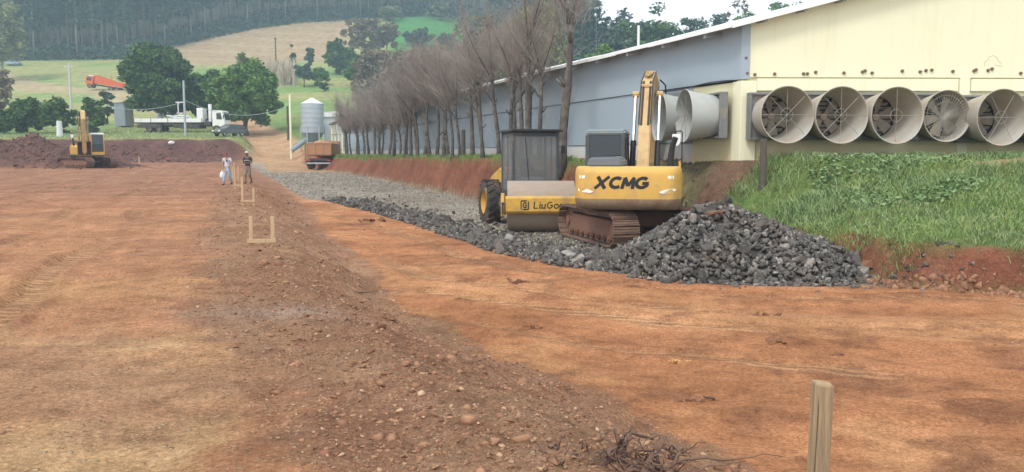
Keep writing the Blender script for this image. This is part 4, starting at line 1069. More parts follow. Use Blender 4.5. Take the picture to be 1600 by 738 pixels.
# things carried on the bed
m2 = MB()
for a_, b_ in (((-.9, 0, 1.9), (-1.6, .2, 2.55)), ((-1.6, .2, 2.55), (-.6, .1, 2.75)), ((-.6, .1, 2.75), (1.0, -.1, 2.55)), ((1.0, -.1, 2.55), (1.1, 0, 1.95)), ((-1.9, .1, 2.45), (1.2, .1, 2.38)), ((-2.2, -.2, 2.7), (-1.4, -.1, 2.6))):
    m2.cyl(a_, b_, .10, n=8)
cargo = m2.build('folded_crane_arm', M['white'], None); cargo.location = flat.location; cargo.location.z -= .38; cargo.rotation_euler = flat.rotation_euler
tag(cargo, 'pale folded crane arm lying on the middle of the flatbed lorry', 'crane arm')
m2 = MB()
for k in range(14):
    a_ = np.array([-h + 2.7 + rnd.uniform(-.6, .6), rnd.uniform(-.5, .5), 1.32 + 0 * k]); m2.tube([a_, a_ + (rnd.uniform(-.5, .5), rnd.uniform(-.3, .3), rnd.uniform(.7, 1.45))], .035, 5)
br = m2.build('branch_load', M['galv'], None); br.location = flat.location; br.rotation_euler = flat.rotation_euler
tag(br, 'tangle of pale poles standing on the rear of the flatbed lorry', 'load')

def small_car(label, loc, rz, paint, cat='car', name='parked_car', van=False):
    t = thing(name, label, cat, loc, rz)
    # body from side sections, nose at +x
    prof = [(-1.95, .35), (-2.0, .75), (-1.9, 1.0), (1.0, .95), (1.85, .78), (2.0, .62), (2.0, .35)] if not van else [(-2.4, .4), (-2.45, 1.05), (-.6, 1.08), (.9, 1.08), (2.1, .98), (2.3, .8), (2.3, .4)]
    b = MB().prism(prof, -.82, .82, axis=1).build('body', paint, t, bevel=.08, seg=2)
    top = [(-1.85, .98), (-1.45, 1.42), (-.2, 1.46), (.35, 1.40), (1.05, .94)] if not van else [(-.7, 1.06), (-.55, 1.68), (.4, 1.70), (.7, 1.62), (1.3, 1.05)]
    x = [q[0] for q in top]; vs = []; fs = []
    n = len(top)
    for s in (-1, 1):
        for (px, pz) in top: vs.append((px, s * (.78 if pz < 1.1 else .62), pz))
    fs = [tuple(range(n)), tuple(range(n, 2 * n))[::-1]] + [(i, i + 1, n + i + 1, n + i) for i in range(n - 1)] + [(n - 1, 0, n, 2 * n - 1)]
    cb_ = MB().add(vs, fs).build('cabin', M['glass'], b, bevel=.04, seg=2)
    rf = [q for q in top if q[1] > 1.3]; MB().box(((rf[0][0] + rf[-1][0]) / 2, 0, max(q[1] for q in rf) + .0), (rf[-1][0] - rf[0][0], 1.22, .05)).build('roof', paint, cb_, bevel=.02)
    for s in (-1, 1):
        for q, r_ in ((top[0], top[1]), (top[-2], top[-1])):
            MB().tube([(q[0], s * (.78 if q[1] < 1.1 else .63), q[1]), (r_[0], s * (.78 if r_[1] < 1.1 else .63), r_[1])], .04, 6).build('pillar', paint, cb_)
        MB().tube([((top[2][0] + top[1][0]) / 2, s * .63, 1.42), ((top[2][0] + top[1][0]) / 2 - .1, s * .79, 1.0)], .04, 6).build('pillar', paint, cb_)
        nx = prof[-2][0]
        MB().box((nx - .06, s * .62, prof[-2][1] + .02), (.12, .28, .14)).build('headlight', M['reflect'], b, bevel=.02)
        MB().box((prof[1][0] + .03, s * .65, .82), (.1, .2, .16)).build('tail_light', M['light_red'], b)
        MB().box((.75, s * .92, 1.0), (.12, .16, .12)).build('mirror', paint, b, bevel=.02)
        for wx in (-1.25, 1.3):
            o = wheel('tyre', (0, 0, 0), .31, .2, t, M['galv']); o.matrix_local = Matrix.Translation((wx, s * .75, .31)) @ Matrix.Rotation(R(90), 4, 'Z')
    MB().box((nx + .0, 0, .45), (.1, 1.5, .2)).build('bumper', M['chassis'], b, bevel=.03)
    return t
q = P(359, 217, 104); small_car('small dark hatchback parked on the grass in front of the white lorry cab', (q[0], 104, gz(q[0], 104)), R(180 + 55), M['car'])
M['pickup'] = pbr('bluish_paint', (.28, .33, .40), .4, var=.1)
q = onground(22, 103, 60); q = (q[0], q[1], gz(q[0], q[1])); small_car('bluish pickup standing up on the meadow behind the pale tree', q, R(-14), M['pickup'], 'pickup', 'pickup', van=True)

# orange tipper up on the slope, nose to the left
q = onground(163, 141, 60); ox, oy = q[0], q[1]
orr = thing('dump_truck', 'orange dump truck standing nose left on the slope of the meadow', 'dump truck', (ox, oy, gz(ox, oy)), R(180)); orr.rotation_euler = (R(-2), R(-9), R(184)); orr.scale = (1.06,) * 3
MB().box((-.3, 0, .85), (7.2, .9, .3)).build('chassis', M['chassis'], orr)
cbo = MB().prism([(2.1, .75), (3.7, .75), (3.85, 1.3), (3.65, 2.35), (3.3, 2.55), (2.1, 2.55)], -1.15, 1.15, axis=1).build('cab', M['orange'], orr, bevel=.07, seg=2)
MB().prism([(2.15, 2.56), (3.3, 2.56), (3.2, 2.8), (2.2, 2.8)], -1.0, 1.0, axis=1).build('roof', M['white'], cbo, bevel=.05)
for s in (-1, 1): MB().prism([(2.5, 1.55), (3.55, 1.55), (3.42, 2.3), (2.5, 2.3)], s * 1.16 - .01, s * 1.16 + .01, axis=1).build('window', M['glass'], cbo)
MB().add([(3.83, -.95, 1.5), (3.83, .95, 1.5), (3.68, .95, 2.3), (3.68, -.95, 2.3)], [(0, 1, 2, 3)]).build('windscreen', M['glass'], cbo)
for s in (-1, 1):
    sd_ = MB().prism([(-4.3, 1.15), (1.7, 1.15), (1.85, 2.9), (.1, 2.7), (-2.0, 2.25), (-4.4, 2.15)], s * 1.22 - .04, s * 1.22 + .04, axis=1).build('side_board', M['orange'], orr, bevel=.02)
    for x in np.linspace(-3.9, 1.3, 6): MB().box((x, s * 1.29, 1.62), (.12, .08, .95)).build('rib', M['orange'], sd_)
    for x in (-3.0, -1.8, 2.8):
        o = wheel('tyre', (0, 0, 0), .52, .34, orr, M['steel']); o.matrix_local = Matrix.Translation((x, s * .98, .52)) @ Matrix.Rotation(R(90), 4, 'Z')
m2 = MB().box((-1.2, 0, 1.2), (6.0, 2.4, .1)); m2.box((1.78, 0, 2.0), (.08, 2.4, 1.75)); m2.box((-4.33, 0, 1.65), (.08, 2.4, 1.0)); m2.box((1.95, 0, 2.98), (.8, 2.3, .08)); m2.build('tipper_body', M['orange'], orr, bevel=.015)
MB().tube([(-.9, -1.2, 2.4), (-.7, -1.2, 3.3), (-.6, -1.2, 3.4)], .06, 6).build('post', M['orange'], orr)

# brown tipper seen from behind on the gravel road
q = P(503, 265, 84); gx, gy = q[0], 84.0; gzz = gz(gx, gy)
tp = thing('tipper_truck', 'brown tipper truck seen from behind at the end of the gravel road', 'tipper truck', (gx, gy, gzz), R(4))
for s in (-1, 1):
    wheel('tyre', (s * .98, -1.0, .52), .52, .44, tp, M['steel'])
    wheel('tyre', (s * .98, .35, .52), .52, .44, tp, M['steel']); wheel('tyre', (s * .98, 4.3, .52), .52, .3, tp, M['steel'])
    MB().box((s * .35, 1.5, .85), (.12, 6.6, .3)).build('chassis', M['chassis'], tp)
    MB().box((s * .98, -1.62, .62), (.5, .03, .6)).build('mud_flap', M['black'], tp)
    MB().box((s * .95, -1.86, .88), (.3, .06, .14)).build('tail_light', M['light_red'], tp)
MB().box((0, -1.9, .58), (2.3, .1, .14)).build('bumper', M['galv'], tp, bevel=.02)
MB().box((0, -1.75, .95), (1.7, .12, .22)).build('tail_beam', M['chassis'], tp)
m2 = MB().box((0, 1.1, 1.36), (2.4, 5.4, .1))
for s in (-1, 1): m2.box((s * 1.24, 1.1, 1.95), (.08, 5.4, 1.2))
m2.box((0, 3.8, 2.1), (2.5, .08, 1.5)); m2.build('tipper_body', M['tipper'], tp, bevel=.02)
tg = MB().box((0, -1.66, 1.98), (2.36, .07, 1.16)).build('tailgate', M['tipper'], tp, bevel=.02)
for x in (-1.15, -.4, .4, 1.15): MB().box((x, -1.72, 1.98), (.10, .05, 1.14)).build('rib', M['tipper'], tg)
MB().box((0, -1.725, 2.54), (2.4, .06, .09)).build('rib', M['tipper'], tg)
MB().box((0, 4.7, 1.75), (2.3, 1.6, 2.2)).build('cab', M['orange'], tp, bevel=.08)
MB().tube([(-1.2, 4.4, 2.4), (-1.55, 4.3, 2.4), (-1.55, 4.3, 2.1)], .04, 6).build('mirror', M['white'], tp)
MB().tube([(-1.34, -1.6, .5), (-1.34, -1.6, 2.6)], .05, 6).build('stake_post', M['yellow_low'], tp)
ld = MB(); n = 9; vs = []; fs = []
for i in range(n):
    for j in range(n):
        x, y = -1.15 + 2.3 * i / (n - 1), -1.55 + 5.2 * j / (n - 1); vs.append((x, y, 2.45 + .45 * math.sin(math.pi * i / (n - 1)) * math.sin(math.pi * j / (n - 1)) + rnd.uniform(-.06, .06)))
for i in range(n - 1):
    for j in range(n - 1): fs.append((i * n + j, (i + 1) * n + j, (i + 1) * n + j + 1, i * n + j + 1))
m2 = ld.add(vs, fs); o = m2.build('soil_load', M['tipper'], None); o.location = tp.location; o.rotation_euler = tp.rotation_euler; tag(o, 'heaped soil filling the bed of the brown tipper truck', 'soil load')

# ------------------------------------------------------------------ silo, sheds, poles, wires
sx = XofU(489.5, 99); sz = gz(sx, 99) - .05; sr = 17.5 / FPX * 99
st = P(489, 155, 99)[2] - sz; sb = P(489, 208, 99)[2] - sz
silo = thing('feed_silo', 'grey galvanised feed silo with conical roof on slim legs beside the dirt road', 'silo', (sx, 99, sz))
nbd = 6
for k in range(nbd):
    z0 = sb + (st - .55 - sb) * k / nbd; z1 = sb + (st - .55 - sb) * (k + 1) / nbd
    MB().lathe([(sr * .96, z0), (sr, z0 + .01), (sr, z1 - .02), (sr * .96, z1 - .01)], n=28).build('barrel_ring', M['galv'], silo, auto=.5)
MB().lathe([(sr * 1.03, st - .56), (sr * .99, st - .52), (.3, st), (.28, st + .12), (0, st + .14)], n=28).build('silo_roof', M['white'], silo, auto=.5)
MB().lathe([(sr * .98, sb - .01), (.32, .9), (.28, .75), (0, .75)], n=28).build('hopper', M['galv_dark'], silo, auto=.5)
for k in range(6):
    a = R(15) + k * math.pi / 3; MB().box((sr * 1.02 * math.cos(a), sr * 1.02 * math.sin(a), (sb + .8) / 2), (.11, .11, sb + .8)).build('leg', M['galv'], silo)
    a2 = a + math.pi / 3; MB().cyl((sr * 1.0 * math.cos(a), sr * math.sin(a), 1.1), (sr * math.cos(a2), sr * math.sin(a2), 1.1), .035, n=6).build('brace', M['galv'], silo)
q = P(466, 232, 97); m2 = MB().tube([P(455, 236, 97) - np.array([q[0], 97, sz]), P(486, 213, 99) - np.array([q[0], 97, sz])], .28, 10)
o = m2.build('auger_tube', M['galv_dark'], None); o.location = (q[0], 97, sz); tag(o, 'slanting grey auger tube leaning against the foot of the silo', 'auger')
# little white shed behind
q = P(528, 215, 104); sh = thing('shed', 'small white shed with pale sheet roof just right of the silo', 'shed', (q[0], 104, gz(q[0], 104) - .2), R(14))
hh = P(528, 184, 104)[2] - sh.location.z
MB().box((0, 0, hh / 2), (3.4, 4, hh)).build('wall', M['wall_white'], sh)
MB().prism([(-2.2, hh - .05), (2.0, hh + .1), (2.0, hh + .5), (0, hh + .72), (-2.2, hh + .45)], -2.2, 2.2, axis=1).build('roof', M['fascia'], sh)
MB().box((1.2, -2.01, 1.6), (.7, .04, .9)).build('window', M['glass'], sh)
# porch of pale posts at the far end of the poultry house
q = P(528, 246, 93); po = thing('porch', 'open porch on pale timber posts at the far end of the poultry house', 'porch', (q[0], 93, gz(q[0], 93)), 0)
for u in (519, 524, 530, 536): 
    x = XofU(u, 93) - q[0]; MB().box((x, rnd.uniform(-.3, .3), 1.7), (.16, .16, 3.7 + (u - 519) * .03)).build('post', M['wall_cream'], po)
m2 = MB().prism([(XofU(517, 93) - q[0], 3.25), (XofU(540, 93) - q[0], 3.9), (XofU(540, 93) - q[0], 4.05), (XofU(517, 93) - q[0], 3.42)], -1.0, 1.2, axis=1); m2.build('roof', M['soffit'], po)
for z in (.9, 2.2): MB().box((0, 0, z), (1.3, .08, .12)).build('rail', M['wood'], po)

def pole(name, label, u, vt, Y, r, mat, vb=None, arm=None, cat='pole', group=None, base_z=None):
    x = XofU(u, Y); z0 = gz(x, Y) - .1 if base_z is None else base_z; zt = P(u, vt, Y)[2]
    t = thing(name, label, cat, (x, Y, z0), 0, group)
    MB().cyl((0, 0, 0), (0, 0, zt - z0), r * 1.25, r, n=10).build('shaft', mat, t, auto=.6)
    if arm: 
        for (dz, wd) in arm: MB().box((0, -.12, zt - z0 - dz), (wd, .1, .12)).build('crossarm', mat, t); [MB().cyl((s * wd * .42, -.12, zt - z0 - dz + .06), (s * wd * .42, -.12, zt - z0 - dz + .24), .05, n=8).build('insulator', M['white'], t) for s in (-1, 1)]
    return t, np.array([x, Y, zt])
pA, tA = pole('utility_pole', 'tall pale concrete pole rising behind the shrubs at left', 115, 100, 128, .15, M['concrete'], arm=[(.5, 1.3)])
pB, tB = pole('utility_pole', 'grey pole with white crossarm standing in front of the flatbed lorry', 291, 126, 105, .12, M['galv'])
zb = P(291, 160, 105)[2] - pB.location.z
MB().box((-.55, -.1, zb), (1.0, .08, .1)).build('crossarm', M['white'], pB); MB().box((-.75, -.1, zb - .7), (.09, .08, 1.3)).build('crossarm', M['white'], pB); MB().box((-.55, -.1, zb - 1.35), (.8, .08, .1)).build('crossarm', M['white'], pB)
pole('utility_pole', 'thin pale yellowish pole close to the left side of the silo', 455, 148, 97.0, .10, M['wall_cream'])
_, tD = pole('utility_pole', 'short dark wooden post on the grass left of the silo', 451, 166, 116, .13, M['post_dark'])
pole('utility_pole', 'slim grey pole standing at the lower edge of the ploughed field', 435, 59, 225, .16, M['post_dark'], arm=[(.3, 1.2)])
pole('lamp_post', 'white slim post rising behind the ridge of the long roof', 995, 40, 70, .10, M['white'], cat='post')
pole('survey_post', 'white box post among the shrubs at the left', 95, 189, 104, .30, M['wall_white'], cat='post')
_q = onground(1193, 292, 12)
pole('post', 'dark weathered post standing in the grass below the first fan', 1193, 217, _q[1], .085, M['post_dark'], cat='post')
pole('post', 'dark short post between the bare trunks by the blue wall', 724, 203, 45.6, .11, M['post_dark'], cat='post')
pole('marker_stake', 'small pale marker stake at the foot of the far red cut', 217, 245, 88, .06, M['wood'], cat='stake')
def wire(label, a, b, sag):
    a, b = np.array(a), np.array(b); m2 = MB()
    pts = [a + (b - a) * t - np.array([0, 0, sag * 4 * t * (1 - t)]) for t in np.linspace(0, 1, 17)]
    o = m2.tube([p - a for p in pts], .035, 5).build('power_line', M['galv'], None); o.location = a; tag(o, label, 'wire')
hB = P(291, 158, 105)
wire('power line running left from the grey pole to the concrete pole', hB, P(120, 148, 128), 1.6)
wire('power line sagging right from the grey pole towards the dark post', hB, tD, 1.5)
# corrugated container
q = P(194, 187, 130); ct = thing('container', 'small grey corrugated container on the grass left of the big dark tree', 'container', (q[0], 130, gz(q[0], 130)), R(-6))
wct = 17 / FPX * 130; hct = P(194, 162, 130)[2] - ct.location.z
m2 = MB(); n = 16
pr = []
for k in range(n): x = -wct / 2 + wct * k / n; pr += [(x, -1.2), (x + wct / n * .5, -1.2), (x + wct / n * .5, -1.13), (x + wct / n * .97, -1.13)]
pr += [(wct / 2, 1.2), (-wct / 2, 1.2)]; m2.prism(pr, .1, hct, axis=2).build('wall', M['galv'], ct)
MB().prism([(-wct / 2 - .1, hct), (wct / 2 + .1, hct + .12), (wct / 2 + .1, hct + .2), (-wct / 2 - .1, hct + .08)], -1.35, 1.3, axis=1).build('roof', M['galv'], ct)
# litter on the far cut
M['clod'] = tinted('soil_clod', (.17, .080, .050), (.30, .165, .095), .95, nscale=12)
for (u, v, Y, s_, mt, lab) in [(268, 226, 97.5, .34, 'white', 'white sack lying near the top of the far red cut'), (263, 252, 90, .28, 'cap_red', 'reddish rolled bundle lying at the foot of the far cut'), (213, 243, 92, .22, 'clod', 'reddish stone lying low on the far red cut')]:
    q = onground(u, v, 60); bm = bmesh.new(); bmesh.ops.create_icosphere(bm, subdivisions=2, radius=s_)
    for vv in bm.verts: vv.co *= .8 + .35 * rnd.random(); vv.co.z *= .7
    me = bpy.data.meshes.new('sack'); bm.to_mesh(me); bm.free(); me.materials.append(M[mt])
    o = link('sack' if mt == 'white' else 'bundle' if mt == 'cap_red' else 'stone', me); o.location = (q[0], q[1], gz(q[0], q[1]) + s_ * .4); tag(o, lab, o.name)

# ------------------------------------------------------------------ broken rock
def hull(seed, n=15, flat=.7):
    r_ = np.random.default_rng(seed); p = r_.normal(size=(n, 3)); p /= np.linalg.norm(p, axis=1)[:, None]
    p *= r_.uniform(.75, 1.1, (n, 1)); p *= np.array([r_.uniform(.8, 1.25), r_.uniform(.6, .95), r_.uniform(.45, .8) * flat / .7])
    bm = bmesh.new(); vs = [bm.verts.new(q) for q in p]
    g = bmesh.ops.convex_hull(bm, input=vs)
    bmesh.ops.delete(bm, geom=[v for v in bm.verts if not v.link_faces], context='VERTS')
    bmesh.ops.triangulate(bm, faces=bm.faces); bmesh.ops.recalc_face_normals(bm, faces=bm.faces)
    bm.verts.index_update(); V = np.array([v.co[:] for v in bm.verts]); F = np.array([[v.index for v in f.verts] for f in bm.faces]); bm.free()
    return V, F
HULLS = [hull(100 + k) for k in range(14)]
HULLS_S = [hull(200 + k, 9) for k in range(10)]
def rand_rot(n, g):
    q = g.normal(size=(n, 4)); q /= np.linalg.norm(q, axis=1)[:, None]; w_, x, y, z = q.T
    return np.stack([1 - 2 * (y * y + z * z), 2 * (x * y - z * w_), 2 * (x * z + y * w_), 2 * (x * y + z * w_), 1 - 2 * (x * x + z * z), 2 * (y * z - x * w_), 2 * (x * z - y * w_), 2 * (y * z + x * w_), 1 - 2 * (x * x + y * y)], -1).reshape(n, 3, 3)
def scatter_rocks(name, pos, size, mat, hulls=HULLS_S, tint=None, squash=None):
    pos = np.asarray(pos); n = len(pos); g = np.random.default_rng(n); which = g.integers(0, len(hulls), n); rr = rand_rot(n, g)
    Vs, Fs, Ts, off = [], [], [], 0
    tt = g.random(n) if tint is None else tint
    for k, (hv, hf) in enumerate(hulls):
        ii = np.where(which == k)[0]
        if not len(ii): continue
        v = np.einsum('nij,vj->nvi', rr[ii], hv) * np.asarray(size)[ii][:, None, None]
        if squash is not None: v[:, :, 2] *= squash
        v = v + pos[ii][:, None, :]
        f = hf[None] + (off + np.arange(len(ii)) * len(hv))[:, None, None]
        Vs.append(v.reshape(-1, 3)); Fs.append(f.reshape(-1, 3)); Ts.append(np.repeat(tt[ii], len(hf)) + g.normal(0, .06, len(ii) * len(hf))); off += len(ii) * len(hv)
    return np_mesh(name, np.concatenate(Vs), np.concatenate(Fs), mat, tint=np.clip(np.concatenate(Ts), 0, 1))
def rock_mat(name, a, b, c):
    m, n, bs = new_mat(name)
    oi = nd(n, 'ShaderNodeObjectInfo'); at = nd(n, 'ShaderNodeAttribute', attribute_name='tint')
    ad = nd(n, 'ShaderNodeMath', operation='ADD'); n.links.new(oi.outputs['Random'], ad.inputs[0]); n.links.new(at.outputs['Fac'], ad.inputs[1])
    fr_ = nd(n, 'ShaderNodeMath', operation='FRACT'); n.links.new(ad.outputs[0], fr_.inputs[0])
    col = ramp(n, fr_.outputs[0], [(0, a), (.55, b), (.86, b), (.95, c)])
    pos = nd(n, 'ShaderNodeNewGeometry').outputs['Position']
    f = noise(n, pos, 9, 5); col = mixc(n, 1.0, col, ramp(n, f, [(.3, g3(.75)), (.7, g3(1.25))]), 'MULTIPLY')
    dst = ramp(n, noise(n, pos, 1.7, 4), [(.5, g3(0)), (.7, g3(.45))]); col = mixc(n, dst, col, (.17, .13, .10))
    n.links.new(col, bs.inputs['Base Color']); bs.inputs['Roughness'].default_value = .95; bs.inputs['Specular IOR Level'].default_value = .12; bump(n, bs, noise(n, pos, 30, 4), .4, .02); return m
M['rock'] = rock_mat('basalt', (.050, .047, .045), (.130, .122, .114), (.28, .26, .235))
M['clod'] = tinted('soil_clod', (.20, .098, .060), (.34, .19, .112), .95, nscale=12)
M['stone'] = tinted('pale_stone', (.20, .105, .065), (.46, .31, .20), .9, nscale=15)
M['gravelstone'] = tinted('crushed_stone', (.13, .12, .105), (.39, .355, .30), .9, nscale=15)
HC = (4.5, 18.0)
def heap_z(x, y):
    r = np.sqrt(((x - HC[0]) / np.where(x < HC[0], 2.6, 3.6)) ** 2 + ((y - HC[1]) / np.where(y < HC[1], 2.4, 2.6)) ** 2)
    z = 1.40 * np.clip(1 - r, 0, 1) * (.82 + .36 * fbm(x * 1.1, y * 1.1, 91)) + .10 * np.clip(1.12 - r, 0, .12) / .12
    return np.where(r < 1.12, np.maximum(0, z - .82 - terrain(x, y)), 0)
n = 70; hx = np.linspace(1.2, 8.6, n); hy = np.linspace(15.2, 21, 60); HX, HY = np.meshgrid(hx, hy)
HZ = terrain(HX, HY) + heap_z(HX, HY) - .10
idx = np.arange(HX.size).reshape(HX.shape); Q = np.stack([idx[:-1, :-1], idx[:-1, 1:], idx[1:, 1:], idx[1:, :-1]], -1).reshape(-1, 4)
keep = heap_z(HX, HY).ravel()[Q].max(1) > .02
hb = np_mesh('rubble', np.stack([HX, HY, HZ], -1).reshape(-1, 3), Q[keep], M['rock'], tint=np.zeros(keep.sum())); tag(hb, 'dark grit and rubble filling the heap between its broken rocks', 'rubble', kind='stuff')
def edge_band(g, n):        # stones dumped along the outer edge of the gravel road
    pl = np.array([(4.2, 16.0), (2.3, 17.5), (1.1, 18.5), (-.8, 22.1), (-3.9, 30.5), (-7.9, 38), (-9.3, 41)])
    seg = np.diff(pl, axis=0); L = np.linalg.norm(seg, axis=1); c = np.concatenate([[0], np.cumsum(L)])
    d = g.random(n) ** 1.25 * c[-1]; k = np.clip(np.searchsorted(c, d) - 1, 0, len(L) - 1); t = (d - c[k]) / L[k]
    p = pl[k] + seg[k] * t[:, None]; nn = np.stack([-seg[k][:, 1], seg[k][:, 0]], -1) / L[k][:, None] * -1
    return p + nn * (np.abs(g.normal(0, 1.0, n)) - .15)[:, None]
g = np.random.default_rng(5)
# single rocks, the ones that show largest
proto = []
for k, (hv, hf) in enumerate(HULLS):
    me = bpy.data.meshes.new('rock'); me.from_pydata(hv.tolist(), [], hf.tolist()); me.materials.append(M['rock']); proto.append(me)
cand = []
while len(cand) < 215:
    x, y = g.uniform(1.6, 8.0), g.uniform(15.4, 19.2); z = float(heap_z(np.array([x]), np.array([y]))[0])
    if z > .03: cand.append((x, y, z, g.choice([.08, .11, .15, .19, .27], p=[.2, .28, .24, .18, .10]) * .82, 0))
for (x, y) in edge_band(g, 82): cand.append((x, y, .04, g.uniform(.13, .30), 1))
labs = {0: ('dark angular broken rock in the big heap at the right of the excavator', 'broken rocks of the heap'), 1: ('dark broken rock in the band along the outer edge of the gravel road', 'rocks along the gravel edge')}
for (x, y, z, s, q) in cand:
    o = bpy.data.objects.new('rock', proto[g.integers(0, len(proto))]); COL.objects.link(o)
    o.location = (x, y, gz(x, y) + z + s * .15 - .04); o.scale = (s, s, s); o.rotation_euler = (g.uniform(0, 6.3), g.uniform(0, 6.3), g.uniform(0, 6.3))
    tag(o, labs[q][0], 'rock', labs[q][1])
# the one long pale slab on the crest and the reddish boulder at the heap's right foot
q = P(1113, 331, 17.6); o = bpy.data.objects.new('rock', proto[2].copy()); o.data.materials[0] = M['stone']; COL.objects.link(o); o.location = (q[0], 17.4, q[2]); o.scale = (.20, .10, .09); o.rotation_euler = (.1, -.15, .1); tag(o, 'pale flat rock lying high on the crest of the dark heap', 'rock')
q = onground(1362, 418, 8); o = bpy.data.objects.new('rock', proto[5].copy()); o.data.materials[0] = M['clod']; COL.objects.link(o); o.location = (q[0], q[1], q[2] + .05); o.scale = (.2, .16, .2); tag(o, 'reddish boulder against the red cut at the right end of the heap', 'rock')
# all the smaller rubble
ps, szs = [], []
while len(ps) < 3600:
    x, y = g.uniform(1.4, 8.6, 4000), g.uniform(15.3, 20.8, 4000); z = heap_z(x, y); m = z > .03
    b = terrain(x, y); ps += list(np.stack([x, y, b + z - .03], -1)[m]); szs += list(g.uniform(.04, .12, m.sum()))
p2 = edge_band(g, 4200); z2 = terrain(p2[:, 0], p2[:, 1]); ps = np.concatenate([np.array(ps)[:3600], np.stack([p2[:, 0], p2[:, 1], z2 + g.uniform(-.02, .07, 4200)], -1)])
szs = np.concatenate([np.array(szs)[:3600], g.uniform(.04, .14, 4200)])
sx0 = g.uniform(1.6, 8.4, 260); sy0 = 15.75 - np.abs(g.normal(0, .35, 260)) + np.clip(4.3 - sx0, 0, 3) * .75; ps = np.concatenate([ps, np.stack([sx0, sy0, terrain(sx0, sy0)], -1)]); szs = np.concatenate([szs, g.uniform(.02, .085, 260)])
xx = g.uniform(0, 6, 1500); yy = g.uniform(18.5, 30, 1500); m = pdist(xx, yy, GRAV) > 0.2; xx, yy = xx[m], yy[m]
ps = np.concatenate([ps, np.stack([xx, yy, terrain(xx, yy)], -1)]); szs = np.concatenate([szs, g.uniform(.03, .09, len(xx))])
tag(scatter_rocks('rubble', ps, szs, M['rock']), 'small dark rubble between the larger rocks of heap and road edge', 'rubble', kind='stuff')
# crushed stone on the gravel road
n = 26000; yy = 20 + 55 * g.random(n) ** 1.5; xx = g.uniform(-22, 6, n); m = (pdist(xx, yy, GRAV) > 0) & (pdist(xx, yy, BANK) < .1); xx, yy = xx[m], yy[m]
tag(scatter_rocks('crushed_stone', np.stack([xx, yy, terrain(xx, yy)], -1), g.uniform(.02, .055, len(xx)) * (1 + yy / 60), M['gravelstone']), 'crushed grey stone strewn over the gravel road', 'gravel', kind='stuff')
# clods and stones on pad, embankment and lower track
n = 95000; yy = 2.6 + 40 * g.random(n) ** 2.6; xx = g.uniform(-1, 1, n) * (yy * .66 + 1)
cx, fx = itp(yy, CREST), itp(yy, FOOT)
band = ss(xx, cx - 2.2, cx - .2) * (1 - ss(xx, fx - .6, fx + .5))
dens = .05 + .95 * band + .12 * (xx < cx) * ss(fbm(xx * .5, yy * .7, 95), .5, .62); dens = np.where(xx > fx + .3, .07 + .55 * ss(fbm(xx * 1.3, yy * 1.3, 181), .62, .70), dens)
dens = dens * (pdist(xx, yy, GRAV) < 0) * (pdist(xx, yy, BANK) < 0)
m = g.random(n) < dens; xx, yy, bnd = xx[m], yy[m], band[m]; band = bnd
sz_ = np.where(xx > itp(yy, FOOT) + .3, .8, np.where(band > .4, 1, .6)) * np.clip(g.lognormal(-4.5, .62, len(xx)), .006, .075) * (1 + .25 * bnd) * (.8 + yy / 25)
half = g.random(len(xx)) < .68
zz = terrain(xx, yy)
tag(scatter_rocks('clods', np.stack([xx, yy, zz], -1)[half], sz_[half], M['clod'], hulls=HULLS_S, squash=.62), 'crumbled reddish clods strewn over pad edge and embankment', 'clods', kind='stuff')
tag(scatter_rocks('pebbles', np.stack([xx, yy, zz], -1)[~half], sz_[~half] * .8, M['stone'], squash=.7), 'pale pebbles strewn over the bare soil', 'pebbles', kind='stuff')
# crumbled soil at the foot of the right hand cut
n = 2600; t = g.random(n); px_ = np.interp(t, [0, .25, .55, .8, 1], [14, 9, 7.3, 7.0, 30]); xx = g.uniform(6.8, 20, n); yb = np.interp(xx, [6.8, 7.3, 9, 14, 30], [16.4, 15.7, 14.5, 13.4, 11]); yy = yb - .05 - np.abs(g.normal(0, .28, n))
tag(scatter_rocks('clods', np.stack([xx, yy, terrain(xx, yy)], -1), g.lognormal(-3.1, .6, n).clip(.01, .16), M['clod']), 'crumbled soil at the foot of the right hand cut', 'clods', kind='stuff')
n = 2600; xx = np.concatenate([g.normal(-46, 4.2, 1700), g.uniform(-47, -33, 900)]); yy = np.concatenate([g.normal(77.5, 2.0, 1700), g.uniform(90, 97, 900)])
tag(scatter_rocks('clods', np.stack([xx, yy, terrain(xx, yy)], -1), g.lognormal(-2.3, .55, n).clip(.04, .40), tinted('dark_clod', (.085, .045, .038), (.175, .095, .072), .95)), 'lumps of soil on the far heap and cut', 'clods', kind='stuff')
# single clods one can pick out on the lower track
for (u, v, s, lab) in [(1201, 494, .14, 'brown clod on the lower track below the right end of the rock heap'), (1212, 534, .12, 'brown clod right of the middle of the lower track'), (1300, 556, .11, 'dark clod on the lower track just above the foreground stake'), (812, 442, .16, 'brown clod cluster on the lower track left of the rock heap'), (835, 512, .09, 'small clod in the middle of the lower track'), (1068, 566, .09, 'yellowish lump of subsoil on the lower track'), (1090, 628, .10, 'dark clod on the furrow left of the foreground stake'), (584, 346, .26, 'dark clod heap on the far lower track')]:
    x, y, z = onground(u, v)
    t = thing('soil_clod', lab, 'clod', (x, y, z)); 
    for k in range(7):
        hv, hf = HULLS[g.integers(0, 14)]; me = bpy.data.meshes.new('lump'); me.from_pydata((hv @ rand_rot(1, g)[0].T * s * g.uniform(.3, .75) * (1, 1, .7)).tolist(), [], hf.tolist())
        me.materials.append(M['clod'] if u != 1068 else M['subsoil'] if 'subsoil' in M else M.setdefault('subsoil', pbr('subsoil', (.50, .29, .12), .95)))
        o = link('lump', me, t); o.location = (g.normal(0, s * .9), g.normal(0, s * .4), s * g.uniform(-.05, .25))

